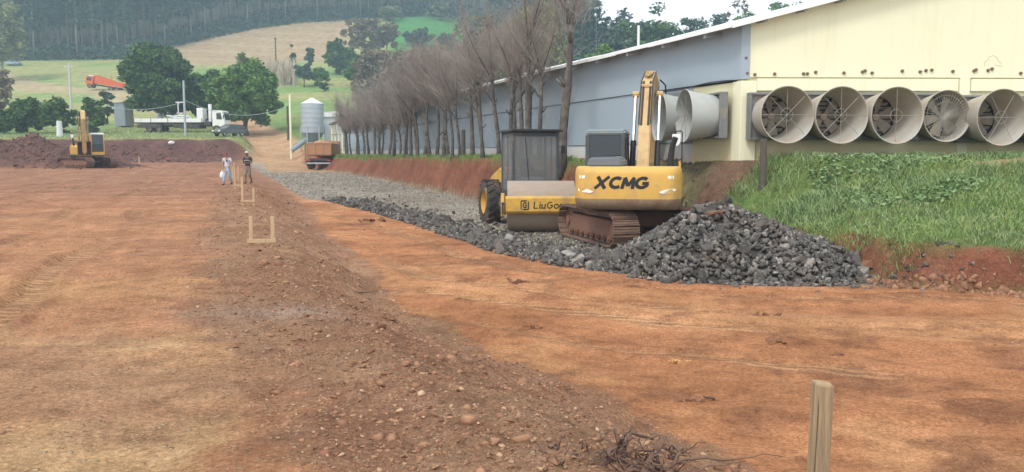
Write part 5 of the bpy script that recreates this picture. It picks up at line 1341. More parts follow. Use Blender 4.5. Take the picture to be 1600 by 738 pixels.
# ------------------------------------------------------------------ grass
def blades(pts, h, wd, lean, g, dirs=None):
    n = len(pts); a = g.random(n) * 6.283; sx_, sy_ = np.cos(a), np.sin(a); b = g.random(n) * 6.283
    ln = lean * (.4 + g.random(n)); h = h * (.55 + .9 * g.random(n)); w = wd * (.7 + .6 * g.random(n))
    S = np.stack([sx_, sy_, 0 * a], -1) * w[:, None]; D = np.stack([np.cos(b), np.sin(b), 0 * a], -1)
    up = np.array([0, 0, 1.])
    p0 = pts; p1 = pts + up * (h * .6)[:, None] + D * (ln * h * .35)[:, None]; p2 = pts + up * (h * (1 - .25 * ln))[:, None] + D * (ln * h * 1.0)[:, None]
    V = np.stack([p0 - S, p0 + S, p1 + S * .8, p1 - S * .8, p2], 1).reshape(-1, 3); k = np.arange(n)[:, None] * 5
    F = np.concatenate([k + np.array([[0, 1, 2]]), k + np.array([[0, 2, 3]]), k + np.array([[3, 2, 4]])], 0)
    return V, F
M['grass'] = tinted('grass_blade', (.125, .215, .055), (.31, .40, .15), .8)
M['grass_tall'] = tinted('tall_grass_blade', (.13, .22, .085), (.31, .39, .19), .8)
def grass(name, label, pts, h, wd, lean, g, mat='grass', tint=None):
    V, F = blades(pts, h, wd, lean, g); tt = g.random(len(pts)) if tint is None else tint
    o = np_mesh(name, V, F, M[mat], tint=np.tile(tt, 3)); return tag(o, label, 'grass', kind='stuff')
def on_grass(n, x0, x1, y0, y1, g, dmin=.45):
    xx = g.uniform(x0, x1, n); yy = g.uniform(y0, y1, n)
    d = pdist(xx, yy, BANK); wd = itp(yy, [(10, .38), (16, .42), (25, .7), (40, .75), (100, 1.5)]) * itp(yy, [(16.5, 1), (18.5, .6), (21, .35), (26, .35), (30, 1)])
    bare = np.exp(-(((xx - 12.6) / 1.6) ** 2 + ((yy - 20.5) / 1.1) ** 2)) > .45
    wl = pdist(xx, yy, WALLLINE) < 0
    m = (d > wd - .1 + (fbm(xx * 2, yy * 2, 96) - .5) * .7) & ~bare & ((yy < 24.9 + .03 * (xx - 6.8)) | (xx < 6.8 - .369 * (yy - 25) - .15))
    m &= ~((np.abs(xx - 6.3) < 1.1) & (np.abs(yy - 24.7) < .5))
    xx, yy = xx[m], yy[m]; return np.stack([xx, yy, terrain(xx, yy)], -1)
g = np.random.default_rng(8)
pts = on_grass(150000, 5, 20, 12.5, 24.9, g); cl = fbm(pts[:, 0] * .9, pts[:, 1] * .9, 97); keep = g.random(len(pts)) < ss(cl, .28, .55)
grass('grass', 'short lush green grass on the bank below the cream end wall', pts[keep], .10, .007, .75, g, tint=np.clip(g.random(keep.sum()) * .55 + (cl[keep] - .35) * 1.3, 0, 1))
# taller tufts: in clumps under the fans
tc = on_grass(420, 6.2, 16, 19, 24.6, g); tc = tc[(fbm(tc[:, 0] * .5, tc[:, 1] * .5, 98) > .42)]
pp = np.repeat(tc, 55, 0); pp = pp + np.concatenate([g.normal(0, .14, (len(pp), 2)), np.zeros((len(pp), 1))], 1); pp[:, 2] = terrain(pp[:, 0], pp[:, 1])
grass('tall_grass', 'tall drooping grass clumps under the fans', pp, .27, .007, 1.0, g, 'grass_tall')
tc = on_grass(900, 5.0, 19, 12.6, 19, g); pp = np.repeat(tc, 28, 0); pp = pp + np.concatenate([g.normal(0, .10, (len(pp), 2)), np.zeros((len(pp), 1))], 1); pp[:, 2] = terrain(pp[:, 0], pp[:, 1])
grass('tall_grass', 'coarse grass tufts near the edge of the right hand cut', pp, .13, .007, .9, g, 'grass_tall')
tc = on_grass(1500, 8, 14.5, 18, 22.5, g); tc = tc[fbm(tc[:, 0] * .4, tc[:, 1] * .6, 130) > .52]; pp = np.repeat(tc, 9, 0) + g.normal(0, .10, (len(tc) * 9, 3)); pp[:, 2] = terrain(pp[:, 0], pp[:, 1]) + g.random(len(pp)) * .16
def leaf_cards(cent, size, g, up=.0):
    n = len(cent); a = g.normal(size=(n, 3)); a[:, 2] *= .6; a /= np.linalg.norm(a, axis=1)[:, None]
    b = np.cross(a, g.normal(size=(n, 3))); b /= np.linalg.norm(b, axis=1)[:, None]
    s = size * (.6 + .8 * g.random(n)); A = a * s[:, None]; B = b * (s * .55)[:, None]
    V = np.stack([cent - A, cent + B * .9 - A * .1, cent + A, cent - B * .9 + A * .1], 1).reshape(-1, 3)
    return V, np.arange(n)[:, None] * 4 + np.array([[0, 1, 2, 3]])
M['weed'] = tinted('weed_leaf', (.11, .20, .07), (.24, .33, .16), .7)
V, F = leaf_cards(pp, .055, g); tag(np_mesh('weeds', V, F, M['weed'], tint=g.random(len(pp))), 'pale broad leaved weeds in the middle of the grass bank', 'weeds', kind='stuff')
n = 7000; xx = g.uniform(5, 20, n); yy = g.uniform(12.5, 24.8, n); pts = on_grass(9000, 5, 20, 12.5, 24.9, g)
M['straw'] = tinted('dry_stalk', (.30, .26, .13), (.50, .43, .25), .9)
V, F = blades(pts[:4500], .16, .004, .8, g); tag(np_mesh('dry_grass', V, F, M['straw'], tint=np.tile(g.random(len(pts[:4500])), 3)), 'dry stalks mixed in the grass bank', 'grass', kind='stuff')
# strip beneath the bare trees
n = 60000; yy = 28 + 60 * g.random(n) ** 1.3; xw = 6.83 - .369 * (yy - 25); xx = xw - 3.0 + g.random(n) * 1.7 - .2; d = pdist(xx, yy, BANK); m = (d > .95) & (fbm(xx * .8, yy * .5, 99) > .36)
xx, yy = xx[m], yy[m]; grass('grass', 'narrow strip of bright grass at the foot of the bare tree row', np.stack([xx, yy, terrain(xx, yy)], -1), .19, .010, .7, g)
# rough meadow tufts along the far bank top
n = 16000; yy = g.uniform(98.8, 128, n); xx = -yy * g.uniform(.30, .64, n); m = np.abs(xx - itp(yy, [(95, -26.5), (105, -29.5), (120, -34.8), (140, -44)])) > 3.0
xx, yy = xx[m], yy[m]; grass('grass', 'meadow grass along the top of the far red cut', np.stack([xx, yy, terrain(xx, yy)], -1), .16, .025, .7, g, 'grass_tall')

# ------------------------------------------------------------------ trees
def leaf_cards(cent, size, g, up=.0):
    n = len(cent); a = g.normal(size=(n, 3)); a[:, 2] *= .6; a /= np.linalg.norm(a, axis=1)[:, None]
    b = np.cross(a, g.normal(size=(n, 3))); b /= np.linalg.norm(b, axis=1)[:, None]
    s = size * (.6 + .8 * g.random(n)); A = a * s[:, None]; B = b * (s * .55)[:, None]
    V = np.stack([cent - A, cent + B * .9 - A * .1, cent + A, cent - B * .9 + A * .1], 1).reshape(-1, 3)
    return V, np.arange(n)[:, None] * 4 + np.array([[0, 1, 2, 3]])
def crown_points(g, clumps, per, ex, ez, z0, r0=.26, shell=.55):
    """leaf places in clumps that fill an uneven ellipsoid; returns points and a random tone for each clump"""
    c = g.normal(size=(clumps, 3)); c /= np.linalg.norm(c, axis=1)[:, None]; rad = shell + (1 - shell) * g.random(clumps) ** .7
    lob = 1 + .20 * np.sin(3 * np.arctan2(c[:, 1], c[:, 0]) + g.random() * 6) + g.normal(0, .08, clumps)
    c = c * (rad * lob)[:, None] * np.array([ex, ex, ez]); c[:, 2] += z0
    r = r0 * (ex + ez) / 2 * (.6 + .8 * g.random(clumps))
    p = g.normal(size=(clumps, per, 3)); p /= np.linalg.norm(p, axis=2)[:, :, None]; p *= (g.random((clumps, per, 1)) ** .45)
    p = c[:, None, :] + p * r[:, None, None] * np.array([1, 1, .75])
    return p.reshape(-1, 3), np.repeat(g.random(clumps), per), c
M['bark'] = pbr('bark', (.12, .095, .075), .95, var=.3, bmp=.6, bscale=14)
M['bark_pale'] = pbr('pale_bark', (.27, .23, .18), .9, var=.25)
LEAF = dict(dark=tinted('dark_leaves', (.034, .078, .030), (.105, .190, .060), .7), mid=tinted('mid_leaves', (.06, .135, .034), (.17, .29, .075), .7),
            pine=tinted('forest_leaves', (.020, .046, .028), (.060, .105, .065), .8), pale=tinted('pale_leaves', (.14, .16, .075), (.26, .27, .14), .8),
            brown=tinted('dry_twigs', (.15, .12, .08), (.26, .21, .14), .9), blue=tinted('bluish_leaves', (.04, .075, .05), (.11, .16, .11), .8),
            straw=tinted('dry_stalks', (.34, .27, .19), (.60, .52, .40), .9), shrub=tinted('shrub_leaves', (.03, .08, .02), (.11, .20, .05), .7), yellow=tinted('yellow_green_leaves', (.16, .19, .06), (.30, .32, .13), .8))
def tree_mesh_parts(seed, height, crown_r, crown_h, z_mid, clumps, per, leaf, trunk_r, limbs=6, r0=.26, shell=.5, trunk_top=None):
    g = np.random.default_rng(seed)
    pts, tone, cc = crown_points(g, clumps, per, crown_r, crown_h, z_mid, r0, shell)
    V, F = leaf_cards(pts, leaf, g); tint = np.clip(tone * .6 + g.random(len(pts)) * .4, 0, 1)
    tr = MB(); tt = trunk_top or z_mid
    wob = [(g.normal(0, trunk_r * .35), g.normal(0, trunk_r * .35)) for _ in range(6)]; wob[0] = (0, 0)
    pth = [(wob[k][0], wob[k][1], tt * k / 5 - (.3 if k == 0 else 0)) for k in range(6)]
    tr.tube(pth, [trunk_r * 1.35] + [trunk_r * (1 - .11 * k) for k in range(1, 6)], 9)
    for k in range(limbs):
        e = cc[g.integers(0, len(cc))]; st_ = np.array(pth[g.integers(2, 6)]); md = (st_ + e) / 2 + np.array([0, 0, -.04 * height])
        tr.tube([st_, md, e * .95 + st_ * .05], [trunk_r * .5, trunk_r * .32, trunk_r * .08], 6)
    return V, F, tint, tr
def tree(name, label, loc, parts, leafmat, bark='bark', group=None, rz=0, cat='tree', kind_part='crown'):
    V, F, tint, tr = parts
    t = thing(name, label, cat, loc, rz, group)
    tr.build('trunk', M[bark], t, smooth=True); np_mesh(kind_part, V, F, LEAF[leafmat], t, tint); return t
def px_tree(name, label, u, vbot, vtop, wpx, Y, leafmat, seed, clumps=60, per=60, leaf=.35, crown_frac=.62, trunk_r=.2, base=None, r0=.26, shell=.5, bark='bark', group=None, cat='tree', limbs=6):
    x = XofU(u, Y); zg = gz(x, Y) - .05; zt = P(u, vtop, Y)[2]; h_ = zt - zg; r = wpx / 2 / FPX * Y
    ch = h_ * crown_frac / 2
    pr = tree_mesh_parts(seed, h_, r * .86, ch * .88, h_ - ch, clumps, per, leaf, trunk_r, limbs, r0, shell)
    return tree(name, label, (x, Y, zg), pr, leafmat, bark, group, cat=cat)
px_tree('broadleaf_tree', 'big round dark green tree standing behind the flatbed lorry', 253, 205, 60, 104, 130, 'dark', 21, 240, 190, .30, .92, .45, r0=.24, shell=.30)
px_tree('broadleaf_tree', 'lighter green spreading tree right of the dark one, over the dirt road', 386, 205, 98, 116, 126, 'mid', 22, 180, 190, .29, .86, .4, r0=.25, shell=.30)
px_tree('broadleaf_tree', 'dark tree filling the gap between the two big trees behind the lorry', 325, 205, 108, 74, 134, 'dark', 23, 120, 170, .31, .94, .35, r0=.28, shell=.30)
for (u, vt, wp, Y, lab, sd_, lf) in [(8, 168, 50, 112, 'low green shrub at the left edge above the soil heap', 31, 'shrub'), (45, 149, 56, 114, 'leafy shrub second from the left edge above the far cut', 32, 'shrub'), (92, 151, 52, 114, 'leafy shrub behind the white box post', 33, 'shrub'), (147, 156, 42, 113, 'dark rounded bush behind the far excavator', 34, 'dark')]:
    px_tree('shrub', lab, u, 200, vt, wp, Y, lf, sd_, 60, 100, .28, .98, .12, r0=.34, shell=.3, cat='shrub', limbs=4)
px_tree('small_tree', 'small slender tree in front of the orange dump truck slope', 171, 186, 143, 24, 135, 'blue', 35, 24, 60, .26, .8, .1)
px_tree('small_tree', 'yellowish green tree top rising behind the lighter tree', 388, 130, 77, 30, 190, 'yellow', 36, 26, 60, .4, .7, .15)
px_tree('pale_tree', 'tall thin leaved greyish tree at the top left corner', 12, 100, -6, 82, 215, 'pale', 37, 110, 60, .45, .86, .3, bark='bark_pale', r0=.2)
px_tree('small_tree', 'leafless greyish bush at the left edge below the pickup', 4, 160, 100, 40, 130, 'brown', 38, 40, 60, .25, .9, .1)
px_tree('hill_tree', 'dark bushy tree beside the ploughed field on the hillside', 533, 130, 62, 50, 228, 'dark', 41, 60, 70, .5, .9, .3)
px_tree('hill_tree', 'dark lower tree right of the bushy one on the hillside', 556, 132, 80, 40, 226, 'dark', 42, 40, 70, .5, .9, .25)
px_tree('hill_tree', 'tall bare brownish tree above the dark hillside trees', 572, 110, 24, 66, 262, 'brown', 43, 80, 60, .5, .88, .3, bark='bark_pale', r0=.2)
px_tree('hill_tree', 'grey bare tree next to the bright green field', 606, 110, 32, 44, 270, 'brown', 44, 50, 60, .5, .88, .3, bark='bark_pale')
px_tree('hill_tree', 'soft green drooping tree below the dry maize on the hillside', 478, 142, 96, 30, 205, 'blue', 45, 26, 60, .45, .75, .15)
px_tree('hill_tree', 'rounded green bush right of the drooping tree on the hillside', 502, 140, 104, 34, 208, 'mid', 46, 30, 60, .45, .9, .15)
px_tree('hill_tree', 'small dark bush alone on the meadow below the hillside trees', 510, 147, 127, 18, 195, 'dark', 47, 14, 60, .35, .95, .1)
px_tree('hill_tree', 'slim dark tree standing left in the dry maize', 460, 100, 70, 9, 230, 'dark', 48, 12, 50, .45, .9, .1)
px_tree('hill_tree', 'slim dark tree standing right of the dry maize', 487, 105, 72, 12, 230, 'blue', 49, 14, 50, .45, .9, .1)
px_tree('hill_tree', 'grey green tree in front of the bright green field', 655, 90, 46, 50, 285, 'blue', 50, 50, 60, .55, .9, .3)
px_tree('hill_tree', 'grey green tree at the right corner of the bright green field', 700, 92, 52, 46, 280, 'blue', 51, 40, 60, .55, .9, .3)
px_tree('hill_tree', 'pale flowering tree at the forest edge above the green field', 612, 40, 8, 40, 330, 'pale', 52, 40, 50, .6, .85, .3)
px_tree('hill_tree', 'pale topped tree at the forest edge near the upper frame', 690, 45, 4, 44, 335, 'pale', 53, 30, 50, .6, .85, .3)
px_tree('pale_tree', 'tall yellowish green tree behind the nearest bare trunks', 838, 160, -20, 100, 112, 'yellow', 54, 120, 70, .28, .86, .3, bark='bark_pale', r0=.2)
px_tree('pale_tree', 'greyish half bare tree behind the middle of the tree row', 755, 150, 22, 96, 118, 'brown', 55, 120, 70, .26, .86, .3, bark='bark_pale', r0=.2)
px_tree('hill_tree', 'greenish tree behind the far part of the bare tree row', 640, 150, 72, 80, 150, 'brown', 56, 90, 60, .35, .9, .25)
px_tree('hill_tree', 'green shrub showing above the roof line between the trunks', 810, 150, 66, 70, 110, 'mid', 57, 60, 60, .28, .8, .2)
px_tree('hill_tree', 'green bush above the roof right of the nearest bare trunk', 935, 120, 72, 70, 105, 'mid', 58, 60, 60, .28, .8, .2)
for k, (u, vt, wp, Y, lf, lab) in enumerate([(585, 70, 60, 190, 'brown', 'bare brown tree behind the far end of the tree row'), (622, 92, 60, 175, 'brown', 'low bare tree behind the far trunks of the row'), (668, 62, 60, 185, 'blue', 'hazy dark green tree on the slope behind the row'), (715, 60, 70, 170, 'brown', 'wide bare tree on the slope behind the middle trunks'),
    (735, 20, 50, 300, 'dark', 'dark tree at the forest edge right of the green field'), (770, 8, 60, 290, 'dark', 'tall dark tree at the forest edge behind the pale tree'), (800, 40, 60, 200, 'blue', 'hazy green tree behind the yellowish tree'), (880, 30, 60, 200, 'dark', 'dark tree behind the nearest bare trunk'), (905, 60, 70, 150, 'blue', 'hazy shrub above the roof edge'), (560, 95, 40, 205, 'mid', 'green shrub at the foot of the dark hillside trees')]):
    px_tree('hill_tree', lab, u, 150, vt, wp, Y, lf, 160 + k, 70, 60, .42, .92, .25)
# trees along the skyline behind the roof
for k, (u, vt, wp, Y, lf) in enumerate([(1020, 8, 46, 160, 'dark'), (1052, 22, 50, 165, 'dark'), (1085, 24, 56, 170, 'blue'), (1118, 22, 50, 172, 'blue'), (1150, 18, 50, 175, 'mid'), (1182, 15, 50, 178, 'mid'), (1213, 3, 44, 180, 'mid'), (1245, 0, 44, 182, 'mid'), (985, 36, 60, 158, 'dark'), (955, 48, 60, 150, 'blue'), (1000, 60, 50, 148, 'dark')]):
    px_tree('skyline_tree', ['tall dark round tree at the left of the skyline gap', 'dark low tree right of the tall round one on the skyline', 'hazy low tree in the middle of the skyline behind the roof', 'hazy tree with thin top right of the middle of the skyline', 'green tree below the thin bare tree on the skyline', 'green tree left of the last treetop above the roof', 'green treetop just above the white roof edge', 'last green treetop hidden by the roof edge', 'dark tree under the eucalypts left of the white post', 'hazy tree below the eucalypts over the roof', 'dark low tree behind the white post'][k],
            u, 200, vt, wp, Y, lf, 60 + k, 60, 70, .42, .92, .25, group='trees on the skyline behind the roof')
px_tree('skyline_tree', 'thin nearly bare tree standing against the white sky', 1152, 60, -16, 50, 176, 'brown', 75, 16, 14, .5, .55, .12, limbs=14, bark='bark')

# forest of straight trunks on the hill
def forest_mesh(seed):
    g = np.random.default_rng(seed); h_ = g.uniform(24, 31); r_ = g.uniform(2.0, 3.0)
    n = 13; cz = np.linspace(h_ * .42, h_ * .97, n) + g.normal(0, .6, n); rr = r_ * np.interp(cz / h_, [.4, .6, .85, 1], [.7, 1.05, .9, .25])
    a = g.random(n) * 6.28; c = np.stack([np.cos(a) * rr * .5, np.sin(a) * rr * .5, cz], -1)
    per = 22; p = g.normal(size=(n, per, 3)) * .5 * np.array([1, 1, .8]); p = c[:, None, :] + p * rr[:, None, None]
    V, F = leaf_cards(p.reshape(-1, 3), .8, g)
    tr = MB().tube([(0, 0, -1), (g.normal(0, .1), 0, h_ * .4), (g.normal(0, .2), g.normal(0, .2), h_ * .95)], [.30, .22, .05], 6)
    return V, F, np.clip(np.repeat(g.random(n), per) * .6 + g.random(n * per) * .4, 0, 1), tr
M['bark_gum'] = pbr('gum_bark', (.21, .19, .17), .9, var=.3)
fproto = []
for k in range(6):
    V, F, tint, tr = forest_mesh(300 + k)
    t = thing('forest_tree', 'tall straight trunked tree in the dark hillside forest', 'tree', (0, 0, -50), 0, 'trees of the hillside forest')
    tr.build('trunk', M['bark_gum' if k % 2 else 'bark'], t, smooth=True); np_mesh('crown', V, F, LEAF['pine'], t, tint); fproto.append(t)
g = np.random.default_rng(9); cnt = 0; used_ = [False] * 6
def place_forest(x, y, sc, lab=None, grp=None):
    k = g.integers(0, 6); o = fproto[k]
    if used_[k]: o = copy_tree(o)
    used_[k] = True
    o.location = (x, y, gz(x, y) - .3); o.rotation_euler = (0, 0, g.uniform(0, 6.28)); o.scale = (sc * g.uniform(.9, 1.15), sc * g.uniform(.9, 1.15), sc)
    if lab: o['label'] = lab; o['group'] = grp
    return o
for row in range(4):
    uu = np.arange(-.66, -.005, .0103 + row * .0012)
    for u in uu:
        y = np.interp(u, [p_[0] for p_ in FOREST], [p_[1] for p_ in FOREST]) + row * 9 + g.uniform(-4, 4) + 2; uu_ = u + g.uniform(-.004, .004)
        place_forest(uu_ * y, y, g.uniform(.75, 1.15))
for u in np.linspace(.015, .155, 26):
    y = g.uniform(165, 230); place_forest((u + g.uniform(-.004, .004)) * y, y, g.uniform(.62, .85), 'slim eucalypt against the pale sky behind the tree row', 'eucalypts behind the roof')
# the forest beyond, one mass
Vs, Fs, Ts, off = [], [], [], 0
for k in range(260):
    u = g.uniform(-.72, .10); y = np.interp(u, [p_[0] for p_ in FOREST], [p_[1] for p_ in FOREST]) + g.uniform(38, 130); V, F, tint, tr = forest_mesh(400 + k % 12)
    x = u * y; V = V * g.uniform(.8, 1.1) + np.array([x, y, gz(x, y) - 3]); Vs.append(V); Fs.append(F + off); Ts.append(tint); off += len(V)
o = np_mesh('distant_forest', np.concatenate(Vs), np.concatenate(Fs), LEAF['pine'], tint=np.concatenate(Ts)); tag(o, 'mass of dark forest farther up the hill', 'forest', kind='stuff')
# undergrowth along the forest edge and scrub on the slope behind the tree row
n = 9000; u = g.uniform(-.68, 0.0, n); y = np.interp(u, [p_[0] for p_ in FOREST], [p_[1] for p_ in FOREST]) + g.uniform(-4, 14, n); x = u * y; pts = np.stack([x, y, terrain(x, y) + g.random(n) ** 2 * 4], -1)
V, F = leaf_cards(pts, .8, g); tag(np_mesh('undergrowth', V, F, LEAF['pine'], tint=g.random(n)), 'dark undergrowth along the edge of the forest', 'undergrowth', kind='stuff')
n = 42000; u = g.uniform(-.19, .30, n); y = g.uniform(110, 235, n); x = u * y; m = (fbm(x * .08, y * .08, 120) > .36) & (y > 112 + (u < -.08) * 60); x, y = x[m], y[m]; pts = np.stack([x, y, terrain(x, y) + g.random(len(x)) ** 1.5 * 4.5], -1)
V, F = leaf_cards(pts, .6, g); tag(np_mesh('scrub', V, F, LEAF['brown'], tint=g.random(len(x))), 'greyish brown scrub on the slope behind the tree row', 'scrub', kind='stuff')
# dry maize on the slope
n = 900; u = g.uniform(412, 465, n); y = g.uniform(208, 226, n); x = (u - 800) / FPX * y; pts = np.stack([x, y, terrain(x, y)], -1)
V, F = blades(pts, 4.2, .16, .35, g); o = np_mesh('dry_maize', V, F, LEAF['straw'], tint=np.tile(g.random(n), 3)); tag(o, 'patch of dry pale maize stalks on the hillside', 'maize', kind='stuff')

# row of bare pollarded trees along the poultry house
M['twig'] = tinted('bare_twigs', (.22, .188, .168), (.40, .345, .305), .9)
M['bark_grey'] = pbr('lichen_bark', (.090, .078, .070), .95, var=.4, scale=7, bmp=.9, bscale=12, dirt=(.22, .21, .17), dirt_amt=.35, dscale=3)
def bare_tree(seed, h_trunk, h_top, r, twigs):
    g = np.random.default_rng(seed); tr = MB(); k_ = 8
    lean = g.normal(0, .075, 2); pth = []
    for k in range(k_):
        t = k / (k_ - 1); pth.append(np.array([lean[0] * t * 2 + .07 * math.sin(t * 5 + seed), lean[1] * t * 2 + .05 * math.sin(t * 4 + seed * 2), -.25 + (h_trunk + .25) * t]))
    tr.tube(pth, [r * 1.3, r * 1.02] + [r * (1 - .05 * k) * (1 + .10 * g.normal()) for k in range(2, k_)], 9)
    top = pth[-1]; tr.tube([top - (0, 0, .1), top + (0, 0, .15), top + (0, 0, .28)], [r * 1.0, r * 1.15, r * .6], 9)      # swollen head
    for k in range(g.integers(2, 5)):       # snags of old branches
        a = g.random() * 6.28; p = pth[g.integers(3, 7)]; d = np.array([math.cos(a), math.sin(a), .5]); tr.tube([p, p + d * r * 1.2, p + d * r * 2.4 + (0, 0, .1)], [r * .4, r * .3, r * .18], 6)
    ends = []
    limb = []
    for k in range(g.integers(5, 8)):
        a = g.random() * 6.28; sp = g.uniform(.2, .85); p0 = (pth[g.integers(5, 8)] if k > 3 else top); L_ = (h_top - p0[2]) * g.uniform(.45, .75)
        d = np.array([math.cos(a) * sp, math.sin(a) * sp, 1.0]); q1 = p0 + d * L_ * .5 + g.normal(0, .08, 3); q2 = q1 + (d * .8 + (0, 0, .25)) * L_ * .5 + g.normal(0, .1, 3)
        tr.tube([p0, q1, q2], [r * .32, r * .18, r * .06], 6); limb.append((p0, q1, q2))
    A, B, W = [], [], []
    for k in range(twigs):
        p0, q1, q2 = limb[g.integers(0, len(limb))]; t = g.random(); base = p0 * (1 - t) ** 2 + 2 * q1 * t * (1 - t) + q2 * t * t if g.random() < .75 else top + g.normal(0, .2, 3)
        a = g.random() * 6.28; sp = abs(g.normal(0, .65)); L_ = g.uniform(.5, 1.7) * (1.1 - .4 * t); d = np.array([math.cos(a) * sp, math.sin(a) * sp, g.uniform(.55, 1.0)])
        e = base + d * L_; A.append(base); B.append(e); W.append(.0075)
        for j in range(3):
            s_ = base + d * L_ * g.uniform(.3, .9); d2 = d + g.normal(0, .45, 3); A.append(s_); B.append(s_ + d2 * g.uniform(.25, .6)); W.append(.0042)
    for k in range(40):          # shoots on the trunk
        p = pth[0] + (pth[-1] - pth[0]) * g.uniform(.15, 1); a = g.random() * 6.28; A.append(p + np.array([math.cos(a), math.sin(a), 0]) * r * .8); B.append(p + np.array([math.cos(a) * .35, math.sin(a) * .35, .35]) * g.uniform(.5, 1.3)); W.append(.008)
    A, B, W = np.array(A), np.array(B), np.array(W); d = B - A; s1 = np.cross(d, g.normal(size=d.shape)); s1 /= np.linalg.norm(s1, axis=1)[:, None] + 1e-9; s2 = np.cross(d, s1); s2 /= np.linalg.norm(s2, axis=1)[:, None] + 1e-9
    ring = [s1, -.5 * s1 + .87 * s2, -.5 * s1 - .87 * s2]
    V = np.stack([A + q * W[:, None] for q in ring] + [B + q * (W * .35)[:, None] for q in ring], 1).reshape(-1, 3); k = np.arange(len(A))[:, None] * 6
    F = np.concatenate([k + np.array([[i, (i + 1) % 3, 3 + (i + 1) % 3, 3 + i]]) for i in range(3)], 0)
    return tr, V, F, np.tile(g.random(len(A)), 3)
bproto = []
for k, (ht, tp_, r, tw) in enumerate([(4.3, 8.6, .15, 240), (3.9, 7.9, .115, 260), (3.7, 7.4, .125, 320), (3.4, 7.0, .105, 320), (3.1, 6.8, .105, 620), (2.9, 6.4, .095, 620), (3.3, 6.6, .11, 620), (2.7, 6.2, .09, 620)]):
    tr, V, F, tint = bare_tree(500 + k, ht, tp_, r, tw)
    t = thing('bare_tree', 'x', 'tree', (0, 0, -40), 0, 'bare trees in the row along the poultry house')
    tr.build('trunk', M['bark_grey'], t, smooth=True); np_mesh('crown', V, F, M['twig'], t, tint); bproto.append(t)
rows = [885, 850, 833, 822, 805, 797, 775, 762, 748, 735, 722, 712, 702, 692, 683, 674, 666, 659, 652, 645, 638, 632, 626, 620, 614, 608, 602, 596, 590, 585, 579, 574, 568, 563, 557, 552, 547, 543]
g = np.random.default_rng(12); ub = [False] * 8
names_ = ['nearest bare tree of the row, thick trunk just left of the roller and excavator gap', 'second bare tree of the row, leaning slightly, right of a pair of trunks', 'third bare tree of the row, sturdy trunk behind the roller cab', 'fourth bare tree of the row, slimmer trunk close behind the third', 'bare tree behind the left half of the roller cab', 'bare tree behind the left edge of the roller cab', 'first bare trunk clear to the left of the roller cab', 'second bare trunk to the left of the roller cab', 'third bare trunk to the left of the roller cab', 'bare trunk just right of the short dark post', 'bare trunk right beside the short dark post', 'bare trunk just left of the short dark post']
for i, u in enumerate(rows):
    k_ = (u - 800) / FPX; Y = (6.83 - 1.9 + .369 * 25) / (k_ + .369); X = k_ * Y; X += g.uniform(-.25, .25)
    k = 0 if i in (0, 2) else int(g.integers(1, 4)) if i < 10 else int(g.integers(2, 6)) if i < 18 else int(g.integers(4, 8)); o = bproto[k]
    if ub[k]: o = copy_tree(o)
    ub[k] = True
    s_ = (1.14 if i == 0 else 1.0) * g.uniform(.86, 1.12); o.location = (X, Y, gz(X, Y)); o.rotation_euler = (0, 0, g.uniform(0, 6.28)); o.scale = (s_, s_, s_ * (1.05 if i < 4 else 1) * (.86 if i > 20 else 1))
    o['label'] = names_[i] if i < len(names_) else 'bare grey trunk of the tree row in front of the blue side wall' if i < 16 else 'slim bare tree in the dense far part of the tree row'
for k in range(8):
    if not ub[k]:
        for c_ in list(bproto[k].children): bpy.data.objects.remove(c_)
        bpy.data.objects.remove(bproto[k])

# ------------------------------------------------------------------ batter boards, foreground stake, root heap
def batter(label, u, vb, hl, hr, wpx):
    x, y, z = onground(u, vb, 6); s = wpx / FPX * y; m = y / FPX
    t = thing('batter_board', label, 'batter board', (x, y, z), 0, 'timber batter boards along the pad edge')
    for sx_, hh_ in ((-1, hl), (1, hr)):
        tl = rnd.uniform(-.03, .03); H_ = hh_ * m
        MB().prism([(-.035, -.15), (.035, -.15), (.035 + tl * H_, H_), (-.035 + tl * H_, H_ - .01)], -.02, .02, axis=1).build('post', M['wood'], t, bevel=.004).location = (sx_ * s / 2, 0, 0)
    MB().box((0, -.034, 9 * m * .7), (s + .12, .024, .07), Matrix.Rotation(rnd.uniform(-.03, .03), 3, 'Y')).build('board', M['wood'], t, bevel=.003)
batter('nearest batter board frame on the pad edge, widest of the row', 410, 383, 46, 45, 35)
batter('second batter board frame on the pad edge, its left post taller', 388, 321, 44, 27, 17)
batter('third batter board frame, between the two walking men and the second frame', 373, 296, 33, 18, 11)
batter('fourth batter board frame, right beside the man in jeans', 368, 284, 26, 24, 9)
batter('farthest batter board frame, small behind the man in jeans', 363, 273, 20, 19, 6)
tx_, ty_ = XofU(1281, 4.3, 660), 4.3; tz = gz(tx_, ty_); th = P(1281, 598, 4.3)[2] - tz; wv = 15 / FPX * 4.3
t = thing('wooden_stake', 'weathered square wooden stake in the right foreground, cut off by the lower frame', 'stake', (tx_ - .012, ty_, tz), 0)
MB().add([(-wv, -.03, -.3), (wv, -.03, -.3), (wv, .035, -.3), (-wv, .035, -.3), (-wv * 1.0 + .022, -.03, th + .004), (-.001, -.034, th - .006), (wv + .022, -.03, th - .012), (wv + .022, .035, th - .004), (-wv + .022, .035, th + .01)],
         [(3, 2, 1, 0), (0, 1, 6, 5, 4), (1, 2, 7, 6), (2, 3, 8, 7), (3, 0, 4, 8), (4, 5, 6, 7, 8)]).build('shaft', M['wood_old'], t, bevel=.006)
MB().prism([(-.5 * wv, th * .25), (-.44 * wv, th * .25), (-.3 * wv + .01, th * .96), (-.42 * wv + .01, th * .96)], -.0335, -.029, axis=1).build('grain_crack', M['post_dark'], t)
